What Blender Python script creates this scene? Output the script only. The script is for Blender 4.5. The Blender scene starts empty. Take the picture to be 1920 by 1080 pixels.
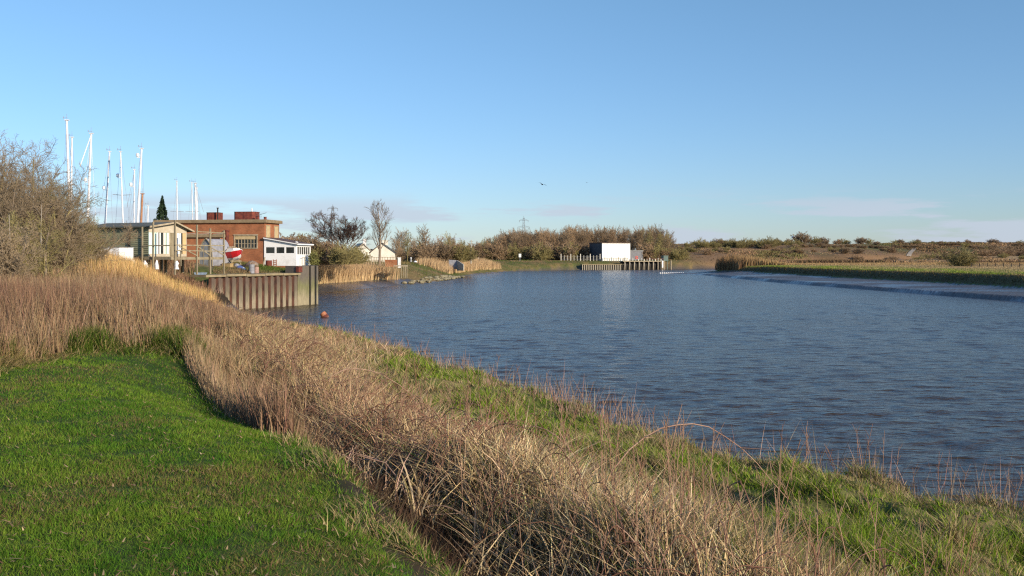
import bpy, math, random
import numpy as np
from mathutils import Vector, Matrix

scene = bpy.context.scene
COL = scene.collection
R = math.radians
F = 1900.0          # focal length in pixels of the 1920 px wide photograph
EYE = 5.8           # eye height over the water
HOR = 482.0         # row of the horizon

# ------------------------------------------------------------------ camera
cam_d = bpy.data.cameras.new('camera')
cam = bpy.data.objects.new('camera', cam_d)
COL.objects.link(cam)
cam.location = (0, 0, EYE)
cam.rotation_euler = (R(90), 0, 0)
cam_d.sensor_width = 36
cam_d.lens = F / 1920 * 36
cam_d.shift_y = -(540 - HOR) / 1920
cam_d.clip_start = 0.1
cam_d.clip_end = 20000
scene.camera = cam
scene.cycles.use_denoising = False
scene.cycles.filter_width = 1.25
scene.cycles.max_bounces = 6
scene.cycles.transparent_max_bounces = 4

# ------------------------------------------------------------------ light
SUN_AZ = 132.0      # degrees clockwise from +Y (the view direction)
SUN_EL = 19.0
sx, sy = math.sin(R(SUN_AZ)), math.cos(R(SUN_AZ))
sun_dir = Vector((sx * math.cos(R(SUN_EL)), sy * math.cos(R(SUN_EL)), math.sin(R(SUN_EL))))
sd = bpy.data.lights.new('sun', 'SUN')
sd.energy = 4.2
sd.angle = R(0.5)
sd.color = (1.0, 0.86, 0.68)
so = bpy.data.objects.new('sun', sd)
COL.objects.link(so)
so.rotation_euler = sun_dir.to_track_quat('Z', 'Y').to_euler()

world = bpy.data.worlds.new('World')
scene.world = world
world.use_nodes = True
nt = world.node_tree
nt.nodes.clear()
wn, wl = nt.nodes.new, nt.links.new
w_out = wn('ShaderNodeOutputWorld')
w_bg = wn('ShaderNodeBackground')
w_bg.inputs['Strength'].default_value = 0.085
sky = wn('ShaderNodeTexSky')
sky.sky_type = 'NISHITA'
sky.sun_disc = False
sky.sun_elevation = R(SUN_EL)
sky.sun_rotation = R(SUN_AZ)
sky.altitude = 0
sky.air_density = 1.0
sky.dust_density = 0.15
sky.ozone_density = 2.2
# thin low clouds near the horizon
tc = wn('ShaderNodeTexCoord')
mp = wn('ShaderNodeMapping')
mp.inputs['Scale'].default_value = (5.5, 5.5, 46)
wl(tc.outputs['Generated'], mp.inputs['Vector'])
cn = wn('ShaderNodeTexNoise')
cn.inputs['Scale'].default_value = 1.0
cn.inputs['Detail'].default_value = 7
cn.inputs['Roughness'].default_value = 0.6
wl(mp.outputs['Vector'], cn.inputs['Vector'])
cr = wn('ShaderNodeMapRange')
cr.interpolation_type = 'SMOOTHSTEP'
cr.inputs['From Min'].default_value = 0.46
cr.inputs['From Max'].default_value = 0.58
wl(cn.outputs['Fac'], cr.inputs['Value'])
sep = wn('ShaderNodeSeparateXYZ')
wl(tc.outputs['Generated'], sep.inputs['Vector'])
band = wn('ShaderNodeFloatCurve')
cv = band.mapping.curves[0]
cv.points[0].location = (0, 0.75)
cv.points[1].location = (1, 0)
for px_, py_ in ((0.02, 0.8), (0.042, 0.75), (0.058, 0.25), (0.075, 0.0)):
    cv.points.new(px_, py_)
band.mapping.update()
wl(sep.outputs['Z'], band.inputs['Value'])
cm = wn('ShaderNodeMath'); cm.operation = 'MULTIPLY'
wl(cr.outputs['Result'], cm.inputs[0]); wl(band.outputs['Value'], cm.inputs[1])
cmix = wn('ShaderNodeMix'); cmix.data_type = 'RGBA'
cmix.inputs['B'].default_value = (4.5, 5.05, 6.0, 1)
wl(cm.outputs[0], cmix.inputs['Factor'])
tint = wn('ShaderNodeMix'); tint.data_type = 'RGBA'; tint.blend_type = 'MULTIPLY'
tint.inputs['Factor'].default_value = 1
tr_ = wn('ShaderNodeValToRGB')
tr_.color_ramp.elements[0].position = 0.0; tr_.color_ramp.elements[0].color = (0.66, 0.80, 1.18, 1)
tr_.color_ramp.elements[1].position = 0.6; tr_.color_ramp.elements[1].color = (0.98, 1.32, 1.74, 1)
e_ = tr_.color_ramp.elements.new(0.25); e_.color = (0.84, 1.06, 1.22, 1)
e_ = tr_.color_ramp.elements.new(0.4); e_.color = (0.94, 1.24, 1.58, 1)
e_ = tr_.color_ramp.elements.new(0.12); e_.color = (0.74, 0.93, 1.2, 1)
wl(sep.outputs['Z'], tr_.inputs['Fac'])
wl(tr_.outputs['Color'], tint.inputs['B'])
wl(sky.outputs['Color'], tint.inputs['A'])
wl(tint.outputs['Result'], cmix.inputs['A'])
wl(cmix.outputs['Result'], w_bg.inputs['Color'])
wl(w_bg.outputs['Background'], w_out.inputs['Surface'])

scene.view_settings.view_transform = 'Standard'
scene.view_settings.look = 'None'
scene.view_settings.exposure = 0.55
scene.view_settings.gamma = 1.0

# ------------------------------------------------------------------ helpers
def tag(o, label=None, cat=None, group=None, kind=None):
    if label: o['label'] = label
    if cat: o['category'] = cat
    if group: o['group'] = group
    if kind: o['kind'] = kind
    return o

ORG = {}

def root_empty(name, loc, label, cat, group=None):
    o = bpy.data.objects.new(name, None)
    o.empty_display_size = 0.3
    COL.objects.link(o)
    o.location = loc
    ORG[o.name] = Vector(loc)
    return tag(o, label, cat, group)

def link_mesh(name, me, material, parent=None):
    o = bpy.data.objects.new(name, me)
    COL.objects.link(o)
    if material is not None:
        for m in (material if isinstance(material, (list, tuple)) else [material]):
            me.materials.append(m)
    if parent is not None:
        o.parent = parent
        ORG[o.name] = ORG[parent.name]
    else:
        ORG[o.name] = Vector((0, 0, 0))
    return o

KIDS = {}
def copy_tree(o, parent=None):
    c = o.copy()
    COL.objects.link(c)
    if parent is not None: c.parent = parent
    for ch in [k for k in list(o.children)]:
        copy_tree(ch, c)
    return c

def frame(origin, ax):
    """local a runs along ax, b is horizontal and 90 degrees anticlockwise of it, c is up"""
    a = Vector((ax[0], ax[1], 0)).normalized()
    b = Vector((-a.y, a.x, 0))
    m = Matrix(((a.x, b.x, 0, origin[0]), (a.y, b.y, 0, origin[1]), (0, 0, 1, origin[2]), (0, 0, 0, 1)))
    return m

class MB:
    def __init__(self, M=None):
        self.v, self.f, self.mi, self.M = [], [], [], M
        self.cur = 0
    def add(self, vs, fs):
        n = len(self.v)
        for p in vs:
            p = Vector(p)
            self.v.append(self.M @ p if self.M is not None else p)
        for f in fs:
            self.f.append([i + n for i in f]); self.mi.append(self.cur)
        return self
    def box(self, lo, hi):
        x0, y0, z0 = lo; x1, y1, z1 = hi
        return self.add([(x0, y0, z0), (x1, y0, z0), (x1, y1, z0), (x0, y1, z0), (x0, y0, z1), (x1, y0, z1), (x1, y1, z1), (x0, y1, z1)],
                        [(0, 3, 2, 1), (4, 5, 6, 7), (0, 1, 5, 4), (1, 2, 6, 5), (2, 3, 7, 6), (3, 0, 4, 7)])
    def bevbox(self, lo, hi, b):
        x0, y0, z0 = lo; x1, y1, z1 = hi
        pts = [(x0 + b, y0), (x1 - b, y0), (x1, y0 + b), (x1, y1 - b), (x1 - b, y1), (x0 + b, y1), (x0, y1 - b), (x0, y0 + b)]
        return self.prism(pts, z0, z1)
    def prism(self, pts, z0, z1):
        n = len(pts)
        vs = [(x, y, z0) for x, y in pts] + [(x, y, z1) for x, y in pts]
        fs = [tuple(range(n))[::-1], tuple(range(n, 2 * n))] + [(i, (i + 1) % n, n + (i + 1) % n, n + i) for i in range(n)]
        return self.add(vs, fs)
    def extrude(self, poly, vec):
        """polygon of 3-D points swept along vec"""
        n = len(poly); vec = Vector(vec)
        vs = [Vector(p) for p in poly] + [Vector(p) + vec for p in poly]
        fs = [tuple(range(n)), tuple(range(n, 2 * n))[::-1]] + [(i, n + i, n + (i + 1) % n, (i + 1) % n) for i in range(n)]
        return self.add(vs, fs)
    def tube(self, p0, p1, r0, r1=None, n=8, cap=True):
        r1 = r0 if r1 is None else r1
        p0, p1 = Vector(p0), Vector(p1)
        d = (p1 - p0).normalized()
        a = d.orthogonal().normalized(); b = d.cross(a)
        vs = []
        for p, r in ((p0, r0), (p1, r1)):
            for i in range(n):
                t = 2 * math.pi * i / n
                vs.append(p + a * (r * math.cos(t)) + b * (r * math.sin(t)))
        fs = [(i, (i + 1) % n, n + (i + 1) % n, n + i) for i in range(n)]
        if cap: fs += [tuple(range(n))[::-1], tuple(range(n, 2 * n))]
        return self.add(vs, fs)
    def path(self, pts, r, n=6):
        for i in range(len(pts) - 1):
            rr = r if not isinstance(r, (list, tuple)) else r[i]
            r2 = r if not isinstance(r, (list, tuple)) else r[i + 1]
            self.tube(pts[i], pts[i + 1], rr, r2, n)
        return self
    def beam(self, p0, p1, w, h=None):
        h = w if h is None else h
        p0, p1 = Vector(p0), Vector(p1)
        d = (p1 - p0).normalized()
        up = Vector((0, 0, 1)) if abs(d.z) < 0.95 else Vector((0, 1, 0))
        s = d.cross(up).normalized() * (w / 2); u = s.cross(d).normalized() * (h / 2)
        vs = [p0 - s - u, p0 + s - u, p0 + s + u, p0 - s + u, p1 - s - u, p1 + s - u, p1 + s + u, p1 - s + u]
        return self.add(vs, [(0, 3, 2, 1), (4, 5, 6, 7), (0, 1, 5, 4), (1, 2, 6, 5), (2, 3, 7, 6), (3, 0, 4, 7)])
    def lathe(self, prof, n=16, base=(0, 0, 0)):
        """profile of (radius, height)"""
        bx, by, bz = base
        vs = []; m = len(prof)
        for r, z in prof:
            for i in range(n):
                t = 2 * math.pi * i / n
                vs.append((bx + r * math.cos(t), by + r * math.sin(t), bz + z))
        fs = []
        for j in range(m - 1):
            for i in range(n):
                fs.append((j * n + i, j * n + (i + 1) % n, (j + 1) * n + (i + 1) % n, (j + 1) * n + i))
        fs += [tuple(range(n))[::-1], tuple((m - 1) * n + i for i in range(n))]
        return self.add(vs, fs)
    def grid(self, rows):
        """rows of equally many points, joined into a sheet"""
        m, n = len(rows), len(rows[0])
        vs = [p for r in rows for p in r]
        return self.add(vs, [(j * n + i, j * n + i + 1, (j + 1) * n + i + 1, (j + 1) * n + i) for j in range(m - 1) for i in range(n - 1)])
    def build(self, name, material, parent=None, smooth=False):
        off = ORG[parent.name] if parent is not None else Vector((0, 0, 0))
        me = bpy.data.meshes.new(name)
        me.from_pydata([tuple(p - off) for p in self.v], [], self.f)
        o = link_mesh(name, me, material, parent)
        if any(self.mi): me.polygons.foreach_set('material_index', self.mi)
        if smooth: me.polygons.foreach_set('use_smooth', [True] * len(me.polygons))
        me.update()
        return o

def px(x, d):            # photo column -> world X at depth d
    return (x - 960) / F * d
def pz(y, d):            # photo row -> world Z at depth d
    return EYE - (y - HOR) / F * d

# ---- numpy noise
def _hash(ix, iy, seed):
    h = (ix.astype(np.int64) * 374761393 + iy.astype(np.int64) * 668265263 + seed * 1442695041) & 0xFFFFFFFF
    h = ((h ^ (h >> 13)) * 1274126177) & 0xFFFFFFFF
    h = h ^ (h >> 16)
    return (h & 0xFFFF) / 65535.0
def vnoise(x, y, seed=0):
    x = np.asarray(x, float); y = np.asarray(y, float)
    ix, iy = np.floor(x), np.floor(y)
    fx, fy = x - ix, y - iy
    fx = fx * fx * (3 - 2 * fx); fy = fy * fy * (3 - 2 * fy)
    a, b = _hash(ix, iy, seed), _hash(ix + 1, iy, seed)
    c, d = _hash(ix, iy + 1, seed), _hash(ix + 1, iy + 1, seed)
    return (a * (1 - fx) + b * fx) * (1 - fy) + (c * (1 - fx) + d * fx) * fy
def fbm(x, y, seed=0, oct=4):
    s, a, t = 0, 0.5, 0
    for k in range(oct):
        s = s + a * vnoise(x * 2 ** k, y * 2 ** k, seed + 17 * k); t += a; a *= 0.5
    return s / t
def sstep(a, b, x):
    t = np.clip((x - a) / (b - a), 0, 1)
    return t * t * (3 - 2 * t)
def lerp3(a, b, t):
    return np.asarray(a) * (1 - t[:, None]) + np.asarray(b) * t[:, None]

# ------------------------------------------------------------------ materials
def mat(name, c1, c2=None, scale=4.0, rough=0.8, bump=0.0, spec=0.3, lo=0.35, hi=0.65, detail=6, stretch=(1, 1, 1), metal=0.0, per_object=0.0):
    m = bpy.data.materials.new(name)
    m.use_nodes = True
    t = m.node_tree; b = t.nodes['Principled BSDF']
    b.inputs['Roughness'].default_value = rough
    b.inputs['Specular IOR Level'].default_value = spec
    b.inputs['Metallic'].default_value = metal
    c2 = c2 or tuple(x * 0.7 for x in c1)
    co = t.nodes.new('ShaderNodeTexCoord')
    mp = t.nodes.new('ShaderNodeMapping'); mp.inputs['Scale'].default_value = stretch
    t.links.new(co.outputs['Object'], mp.inputs['Vector'])
    n = t.nodes.new('ShaderNodeTexNoise')
    n.inputs['Scale'].default_value = scale; n.inputs['Detail'].default_value = detail
    t.links.new(mp.outputs['Vector'], n.inputs['Vector'])
    r = t.nodes.new('ShaderNodeMapRange')
    r.inputs['From Min'].default_value = lo; r.inputs['From Max'].default_value = hi
    t.links.new(n.outputs['Fac'], r.inputs['Value'])
    x = t.nodes.new('ShaderNodeMix'); x.data_type = 'RGBA'
    x.inputs['A'].default_value = (*c1, 1); x.inputs['B'].default_value = (*c2, 1)
    t.links.new(r.outputs['Result'], x.inputs['Factor'])
    out = x.outputs['Result']
    if per_object:
        oi = t.nodes.new('ShaderNodeObjectInfo')
        hs = t.nodes.new('ShaderNodeHueSaturation')
        mr = t.nodes.new('ShaderNodeMapRange'); mr.inputs['To Min'].default_value = 1 - per_object; mr.inputs['To Max'].default_value = 1 + per_object
        t.links.new(oi.outputs['Random'], mr.inputs['Value'])
        t.links.new(mr.outputs['Result'], hs.inputs['Value'])
        t.links.new(out, hs.inputs['Color']); out = hs.outputs['Color']
    t.links.new(out, b.inputs['Base Color'])
    if bump:
        bp = t.nodes.new('ShaderNodeBump'); bp.inputs['Strength'].default_value = bump; bp.inputs['Distance'].default_value = 0.05
        t.links.new(n.outputs['Fac'], bp.inputs['Height']); t.links.new(bp.outputs['Normal'], b.inputs['Normal'])
    return m

def attr_mat(name, trans=0.25, rough=0.7, spec=0.2):
    """colour of every blade from its mesh; light partly passes through"""
    m = bpy.data.materials.new(name); m.use_nodes = True
    t = m.node_tree; t.nodes.clear()
    out = t.nodes.new('ShaderNodeOutputMaterial')
    a = t.nodes.new('ShaderNodeAttribute'); a.attribute_name = 'Col'
    d = t.nodes.new('ShaderNodeBsdfDiffuse'); tr = t.nodes.new('ShaderNodeBsdfTranslucent')
    mx = t.nodes.new('ShaderNodeMixShader'); mx.inputs['Fac'].default_value = trans
    t.links.new(a.outputs['Color'], d.inputs['Color']); t.links.new(a.outputs['Color'], tr.inputs['Color'])
    t.links.new(d.outputs[0], mx.inputs[1]); t.links.new(tr.outputs[0], mx.inputs[2])
    t.links.new(mx.outputs[0], out.inputs['Surface'])
    return m

M = {}
M['white'] = mat('white_paint', (0.78, 0.77, 0.73), (0.62, 0.6, 0.55), 1.2, 0.5, lo=0.5, hi=0.8)
M['cream'] = mat('cream_render', (0.74, 0.69, 0.57), (0.62, 0.57, 0.46), 0.8, 0.8)
M['cladding'] = mat('white_cladding', (0.8, 0.79, 0.73), (0.72, 0.7, 0.62), 0.25, 0.5, stretch=(3, 3, 0.4))
M['grey_clad'] = mat('grey_cladding', (0.16, 0.16, 0.17), (0.13, 0.13, 0.135), 1.0, 0.6)
M['shade_clad'] = mat('painted_shade_cladding', (0.06, 0.07, 0.08), (0.045, 0.05, 0.06), 0.6, 0.6)  # white shed's unlit sides, with the shade put into the colour
M['mast'] = mat('mast_metal', (0.74, 0.73, 0.72), (0.6, 0.6, 0.6), 2, 0.35, spec=0.5)
M['wood_mast'] = mat('varnished_wood', (0.4, 0.2, 0.1), (0.3, 0.14, 0.07), 3, 0.5)
M['wire'] = mat('wire', (0.3, 0.3, 0.32), None, 2, 0.5)
M['hull_white'] = mat('white_hull', (0.75, 0.74, 0.7), (0.6, 0.58, 0.52), 1.5, 0.3, spec=0.5)
M['hull_blue'] = mat('blue_hull', (0.05, 0.09, 0.2), None, 1.5, 0.3, spec=0.5)
M['rust'] = mat('rusty_iron', (0.2, 0.05, 0.03), (0.1, 0.03, 0.022), 3.0, 0.85, bump=0.3)
M['rust2'] = mat('rusty_pile_web', (0.16, 0.075, 0.05), (0.06, 0.032, 0.025), 3.0, 0.9, bump=0.3, stretch=(1, 1, 0.3))
M['tan_fascia'] = mat('tan_fascia', (0.27, 0.2, 0.115), (0.2, 0.145, 0.08), 2, 0.8)
M['timber'] = mat('grey_timber', (0.3, 0.25, 0.16), (0.2, 0.165, 0.1), 4, 0.85, stretch=(1, 1, 0.2))
M['timber_pale'] = mat('pale_timber', (0.42, 0.35, 0.24), (0.3, 0.24, 0.15), 3, 0.85)
M['concrete'] = mat('concrete', (0.36, 0.32, 0.25), (0.27, 0.24, 0.18), 1.5, 0.9, bump=0.2)
M['capping'] = mat('pale_concrete_capping', (0.3, 0.24, 0.14), (0.2, 0.16, 0.09), 1.2, 0.9, bump=0.2)
M['green_board'] = mat('green_boards', (0.28, 0.28, 0.16), (0.21, 0.2, 0.11), 1.3, 0.8, stretch=(0.4, 0.4, 3))
M['felt'] = mat('roof_felt', (0.13, 0.135, 0.1), (0.1, 0.1, 0.08), 2, 0.9)
M['mint'] = mat('mint_paint', (0.55, 0.75, 0.62), (0.62, 0.72, 0.6), 3, 0.6)
M['peach'] = mat('peach_board', (0.62, 0.42, 0.2), (0.52, 0.36, 0.18), 2, 0.7)
M['corr'] = mat('grey_corrugated', (0.3, 0.3, 0.32), (0.2, 0.2, 0.21), 1.6, 0.6)
M['grey_panel'] = mat('grey_panel', (0.3, 0.31, 0.3), (0.2, 0.2, 0.19), 1.8, 0.7)
M['roof_brown'] = mat('brown_roof', (0.12, 0.075, 0.06), (0.09, 0.06, 0.05), 2, 0.8)
M['roof_dark'] = mat('dark_slate', (0.07, 0.06, 0.055), None, 2, 0.7)
M['red'] = mat('red_paint', (0.5, 0.015, 0.02), (0.4, 0.012, 0.016), 2, 0.35, spec=0.5)
M['orange'] = mat('faded_orange', (0.42, 0.16, 0.07), (0.25, 0.1, 0.05), 3, 0.6)
M['blue_tarp'] = mat('blue_tarp', (0.08, 0.13, 0.35), None, 3, 0.6)
M['black'] = mat('plain_black', (0.02, 0.018, 0.016), (0.03, 0.026, 0.02), 3, 0.8)
M['steel'] = mat('galvanised_steel', (0.22, 0.23, 0.24), None, 1, 0.5)
M['box_grey'] = mat('grey_box', (0.4, 0.38, 0.32), (0.3, 0.28, 0.22), 2, 0.8)
M['yellowish'] = mat('tan_crate', (0.4, 0.28, 0.12), (0.3, 0.2, 0.09), 3, 0.8)
M['blind'] = mat('window_blind', (0.5, 0.38, 0.2), (0.42, 0.32, 0.17), 3, 0.7)
M['stone'] = mat('pale_stone', (0.32, 0.27, 0.17), (0.14, 0.13, 0.07), 0.8, 0.9, bump=0.3)
M['path'] = mat('track_gravel', (0.42, 0.34, 0.24), (0.33, 0.27, 0.19), 0.4, 0.95)
M['teal'] = mat('teal_paint', (0.1, 0.15, 0.13), None, 2, 0.6)
M['bark_grey'] = mat('grey_bark', (0.26, 0.2, 0.14), (0.18, 0.14, 0.1), 1, 0.9, per_object=0.15)
M['bark_brown'] = mat('brown_twigs', (0.3, 0.21, 0.125), (0.22, 0.155, 0.09), 0.4, 0.9, per_object=0.2)
M['bark_olive'] = mat('olive_twigs', (0.31, 0.26, 0.1), (0.23, 0.19, 0.08), 0.4, 0.9, per_object=0.2)
M['bark_dark'] = mat('dark_bark', (0.1, 0.075, 0.055), (0.07, 0.05, 0.04), 3, 0.9)
M['bark_red'] = mat('reddish_twigs', (0.36, 0.24, 0.135), (0.27, 0.18, 0.1), 0.4, 0.9, per_object=0.18)
M['bark_pale'] = mat('pale_bark', (0.36, 0.32, 0.26), (0.25, 0.21, 0.16), 3, 0.9)
M['thorn'] = mat('thorn_twigs', (0.33, 0.25, 0.155), (0.22, 0.165, 0.1), 0.6, 0.9, per_object=0.15)
M['needle'] = mat('dark_needles', (0.03, 0.055, 0.02), (0.018, 0.035, 0.015), 1.5, 0.8)
M['olive_leaf'] = mat('olive_leaves', (0.1, 0.1, 0.03), (0.06, 0.065, 0.02), 1.5, 0.8, per_object=0.2)
M['feather'] = mat('dark_feathers', (0.1, 0.1, 0.1), None, 2, 0.8)
M['blade'] = attr_mat('grass_blade', 0.3)
M['stalk'] = attr_mat('dry_stalk', 0.12)

def glass_mat():
    m = bpy.data.materials.new('window_glass'); m.use_nodes = True
    b = m.node_tree.nodes['Principled BSDF']
    b.inputs['Base Color'].default_value = (0.025, 0.028, 0.026, 1)
    b.inputs['Roughness'].default_value = 0.06; b.inputs['Specular IOR Level'].default_value = 0.6
    t = m.node_tree
    n = t.nodes.new('ShaderNodeTexNoise'); n.inputs['Scale'].default_value = 0.9
    bp = t.nodes.new('ShaderNodeBump'); bp.inputs['Strength'].default_value = 0.08
    t.links.new(n.outputs['Fac'], bp.inputs['Height']); t.links.new(bp.outputs['Normal'], b.inputs['Normal'])
    return m
M['glass'] = glass_mat()

def brick_mat(name, rot):
    m = bpy.data.materials.new(name); m.use_nodes = True
    t = m.node_tree; b = t.nodes['Principled BSDF']; b.inputs['Roughness'].default_value = 0.9
    b.inputs['Specular IOR Level'].default_value = 0.2
    co = t.nodes.new('ShaderNodeTexCoord')
    sx_ = t.nodes.new('ShaderNodeSeparateXYZ'); t.links.new(co.outputs['Object'], sx_.inputs[0])
    ad = t.nodes.new('ShaderNodeMath'); ad.operation = 'ADD'
    t.links.new(sx_.outputs['X'], ad.inputs[0]); t.links.new(sx_.outputs['Y'], ad.inputs[1])
    cb = t.nodes.new('ShaderNodeCombineXYZ')
    t.links.new(ad.outputs[0], cb.inputs['X']); t.links.new(sx_.outputs['Z'], cb.inputs['Y'])
    br = t.nodes.new('ShaderNodeTexBrick')
    br.inputs['Scale'].default_value = 1.0
    br.inputs['Brick Width'].default_value = 0.225; br.inputs['Row Height'].default_value = 0.075
    br.inputs['Mortar Size'].default_value = 0.008
    br.inputs['Color1'].default_value = (0.40, 0.135, 0.052, 1)
    br.inputs['Color2'].default_value = (0.30, 0.095, 0.038, 1)
    br.inputs['Mortar'].default_value = (0.24, 0.16, 0.1, 1)
    t.links.new(cb.outputs[0], br.inputs['Vector'])
    n = t.nodes.new('ShaderNodeTexNoise'); n.inputs['Scale'].default_value = 0.9; n.inputs['Detail'].default_value = 8
    t.links.new(co.outputs['Object'], n.inputs['Vector'])
    mr = t.nodes.new('ShaderNodeMapRange'); mr.inputs['From Min'].default_value = 0.3; mr.inputs['From Max'].default_value = 0.7
    mr.inputs['To Min'].default_value = 0.72; mr.inputs['To Max'].default_value = 1.15
    t.links.new(n.outputs['Fac'], mr.inputs['Value'])
    hs = t.nodes.new('ShaderNodeHueSaturation'); t.links.new(br.outputs['Color'], hs.inputs['Color']); t.links.new(mr.outputs['Result'], hs.inputs['Value'])
    t.links.new(hs.outputs['Color'], b.inputs['Base Color'])
    return m
M['brick'] = brick_mat('red_brick', 0)

def tide_mat(name, top, mid, low, zmid, zlow):
    """quay surfaces: weathered top, algae band, pale scoured foot; borders broken by noise (tide marks)"""
    m = bpy.data.materials.new(name); m.use_nodes = True
    t = m.node_tree; b = t.nodes['Principled BSDF']; b.inputs['Roughness'].default_value = 0.85
    co = t.nodes.new('ShaderNodeNewGeometry')
    n = t.nodes.new('ShaderNodeTexNoise'); n.inputs['Scale'].default_value = 1.6; n.inputs['Detail'].default_value = 8
    mp = t.nodes.new('ShaderNodeMapping'); mp.inputs['Scale'].default_value = (1, 1, 0.35)
    t.links.new(co.outputs['Position'], mp.inputs['Vector']); t.links.new(mp.outputs['Vector'], n.inputs['Vector'])
    s = t.nodes.new('ShaderNodeSeparateXYZ'); t.links.new(co.outputs['Position'], s.inputs[0])
    ma = t.nodes.new('ShaderNodeMath'); ma.operation = 'MULTIPLY_ADD'
    t.links.new(n.outputs['Fac'], ma.inputs[0]); ma.inputs[1].default_value = 2.2
    t.links.new(s.outputs['Z'], ma.inputs[2])
    mr = t.nodes.new('ShaderNodeMapRange'); mr.inputs['From Min'].default_value = 1.0; mr.inputs['From Max'].default_value = 6.0
    t.links.new(ma.outputs[0], mr.inputs['Value'])
    rp = t.nodes.new('ShaderNodeValToRGB')
    e = rp.color_ramp.elements
    e[0].position = 0.0; e[0].color = (*low, 1)
    e[1].position = 1.0; e[1].color = (*top, 1)
    k = e.new((zlow + 0.1) / 5.0); k.color = (*low, 1)
    k = e.new((zmid + 0.1) / 5.0); k.color = (*mid, 1)
    k = e.new(min(0.97, (zmid + 1.4) / 5.0)); k.color = (*top, 1)
    t.links.new(mr.outputs['Result'], rp.inputs['Fac'])
    n2 = t.nodes.new('ShaderNodeTexNoise'); n2.inputs['Scale'].default_value = 5; n2.inputs['Detail'].default_value = 8
    t.links.new(mp.outputs['Vector'], n2.inputs['Vector'])
    m2 = t.nodes.new('ShaderNodeMapRange'); m2.inputs['To Min'].default_value = 0.6; m2.inputs['To Max'].default_value = 1.35
    t.links.new(n2.outputs['Fac'], m2.inputs['Value'])
    hs = t.nodes.new('ShaderNodeHueSaturation'); t.links.new(rp.outputs['Color'], hs.inputs['Color']); t.links.new(m2.outputs['Result'], hs.inputs['Value'])
    t.links.new(hs.outputs['Color'], b.inputs['Base Color'])
    return m
M['pile'] = tide_mat('sheet_pile_face', (0.105, 0.074, 0.052), (0.145, 0.12, 0.075), (0.26, 0.215, 0.14), 1.9, 0.6)
M['quay_conc'] = tide_mat('quay_concrete', (0.12, 0.1, 0.075), (0.15, 0.145, 0.06), (0.28, 0.235, 0.14), 2.2, 0.9)
M['far_pile'] = tide_mat('far_pile_face', (0.42, 0.36, 0.27), (0.38, 0.33, 0.24), (0.36, 0.32, 0.24), 1.9, 0.6)

# ------------------------------------------------------------------ terrain
EU = np.array((-0.40, 0.917)); EV = np.array((0.917, 0.40))
def uv(x, y): return x * EU[0] + y * EU[1], x * EV[0] + y * EV[1]
def xy(u, v): return u * EU[0] + v * EV[0], u * EU[1] + v * EV[1]

# quay line
Q0, Q1, Q2, Q3 = (-33.4, 106.5), (-25.8, 121.5), (-24.0, 125.5), (-29.0, 146.0)

def bank_edge(u): return np.interp(u, [-20, 4, 13.5, 20, 26, 33, 45, 60, 72, 100], [19.5, 18.4, 17.3, 14.7, 15.4, 15.7, 15.9, 16.3, 16.5, 16.5])
def n_pt(u): return xy(u, float(bank_edge(u)))
# left bank water line: x, y, profile number
LB = [(*n_pt(-120), 0), (*n_pt(-20), 0), (*n_pt(4), 0), (*n_pt(13.5), 0), (*n_pt(20), 0), (*n_pt(26), 0), (*n_pt(33), 0), (*n_pt(45), 0), (*n_pt(60), 0), (*n_pt(72), 0.8), (-19.5, 88, 1), (-25.5, 101, 1), (-30.6, 111.0, 1.6),
      (-30.2, 112.8, 2), (-25.8, 121.5, 2), (-24.0, 125.5, 2), (-28.2, 142, 2), (-31.5, 148, 3), (-31, 164, 3), (-26.6, 190, 3), (-21.6, 216, 3), (-18.2, 232, 4), (-16.2, 256, 4), (-15.3, 290, 5), (-11.2, 355, 6),
      (0, 408, 6), (31, 459, 7), (52, 468, 7), (73, 479, 7), (110, 488, 6), (150, 520, 6), (230, 560, 6), (500, 620, 6), (2500, 900, 6)]
PROF = [
    ([0, .9, 1.5, 3.5, 8.5, 11.5, 14.7, 15.5, 30, 60], [0, .5, 1.15, 1.5, 2.2, 3.1, 4.05, 4.15, 4.2, 4.2]),
    ([0, 2, 5, 9, 12, 16, 22, 60], [0, .4, .9, 2.3, 4.1, 4.85, 4.9, 4.7]),
    ([0, .9, 1.3, 2.2, 4.5, 9, 20, 60], [-1.2, -1.2, 3.6, 3.84, 4.3, 5.04, 5.04, 5.0]),
    ([0, 8, 10, 16, 24, 40, 60], [0, .75, 1.0, 2.6, 4.6, 4.8, 4.8]),
    ([0, 1.2, 4, 10, 16, 60], [0, .7, 1.7, 3.9, 4.5, 4.6]),
    ([0, 1.2, 4, 9, 16, 60], [0, .6, 1.5, 3.2, 4.2, 4.5]),
    ([0, 1.5, 4, 9, 25, 60], [0, .6, 1.9, 3.2, 4.2, 4.3]),
    ([0, .9, 1.3, 2.2, 6, 25, 60], [-1, -1, 2.5, 2.7, 3.6, 4.2, 4.3]),
]
RB = [(72, -80, 0), (68, 60, 0), (66, 130, 0), (60.5, 230, 0), (61.0, 300, 0), (61.5, 334, 0.5), (58, 348, 1), (52, 356, 1), (56, 359.5, 1), (66, 364, 1), (80, 396, 0.5), (112, 466, 0.5), (158, 507, 0.5), (240, 549, 0.5), (500, 606, 0.5), (2500, 880, 0.5)]
RPROF = [
    ([0, .25, .7, 10, 12, 14.0, 20, 60], [0, .12, .62, 1.2, 1.5, 2.95, 3.15, 3.3]),
    ([0, 1.0, 6, 12, 16, 22, 60], [0, .12, .35, .9, 2.4, 3.0, 3.3]),
]

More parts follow.
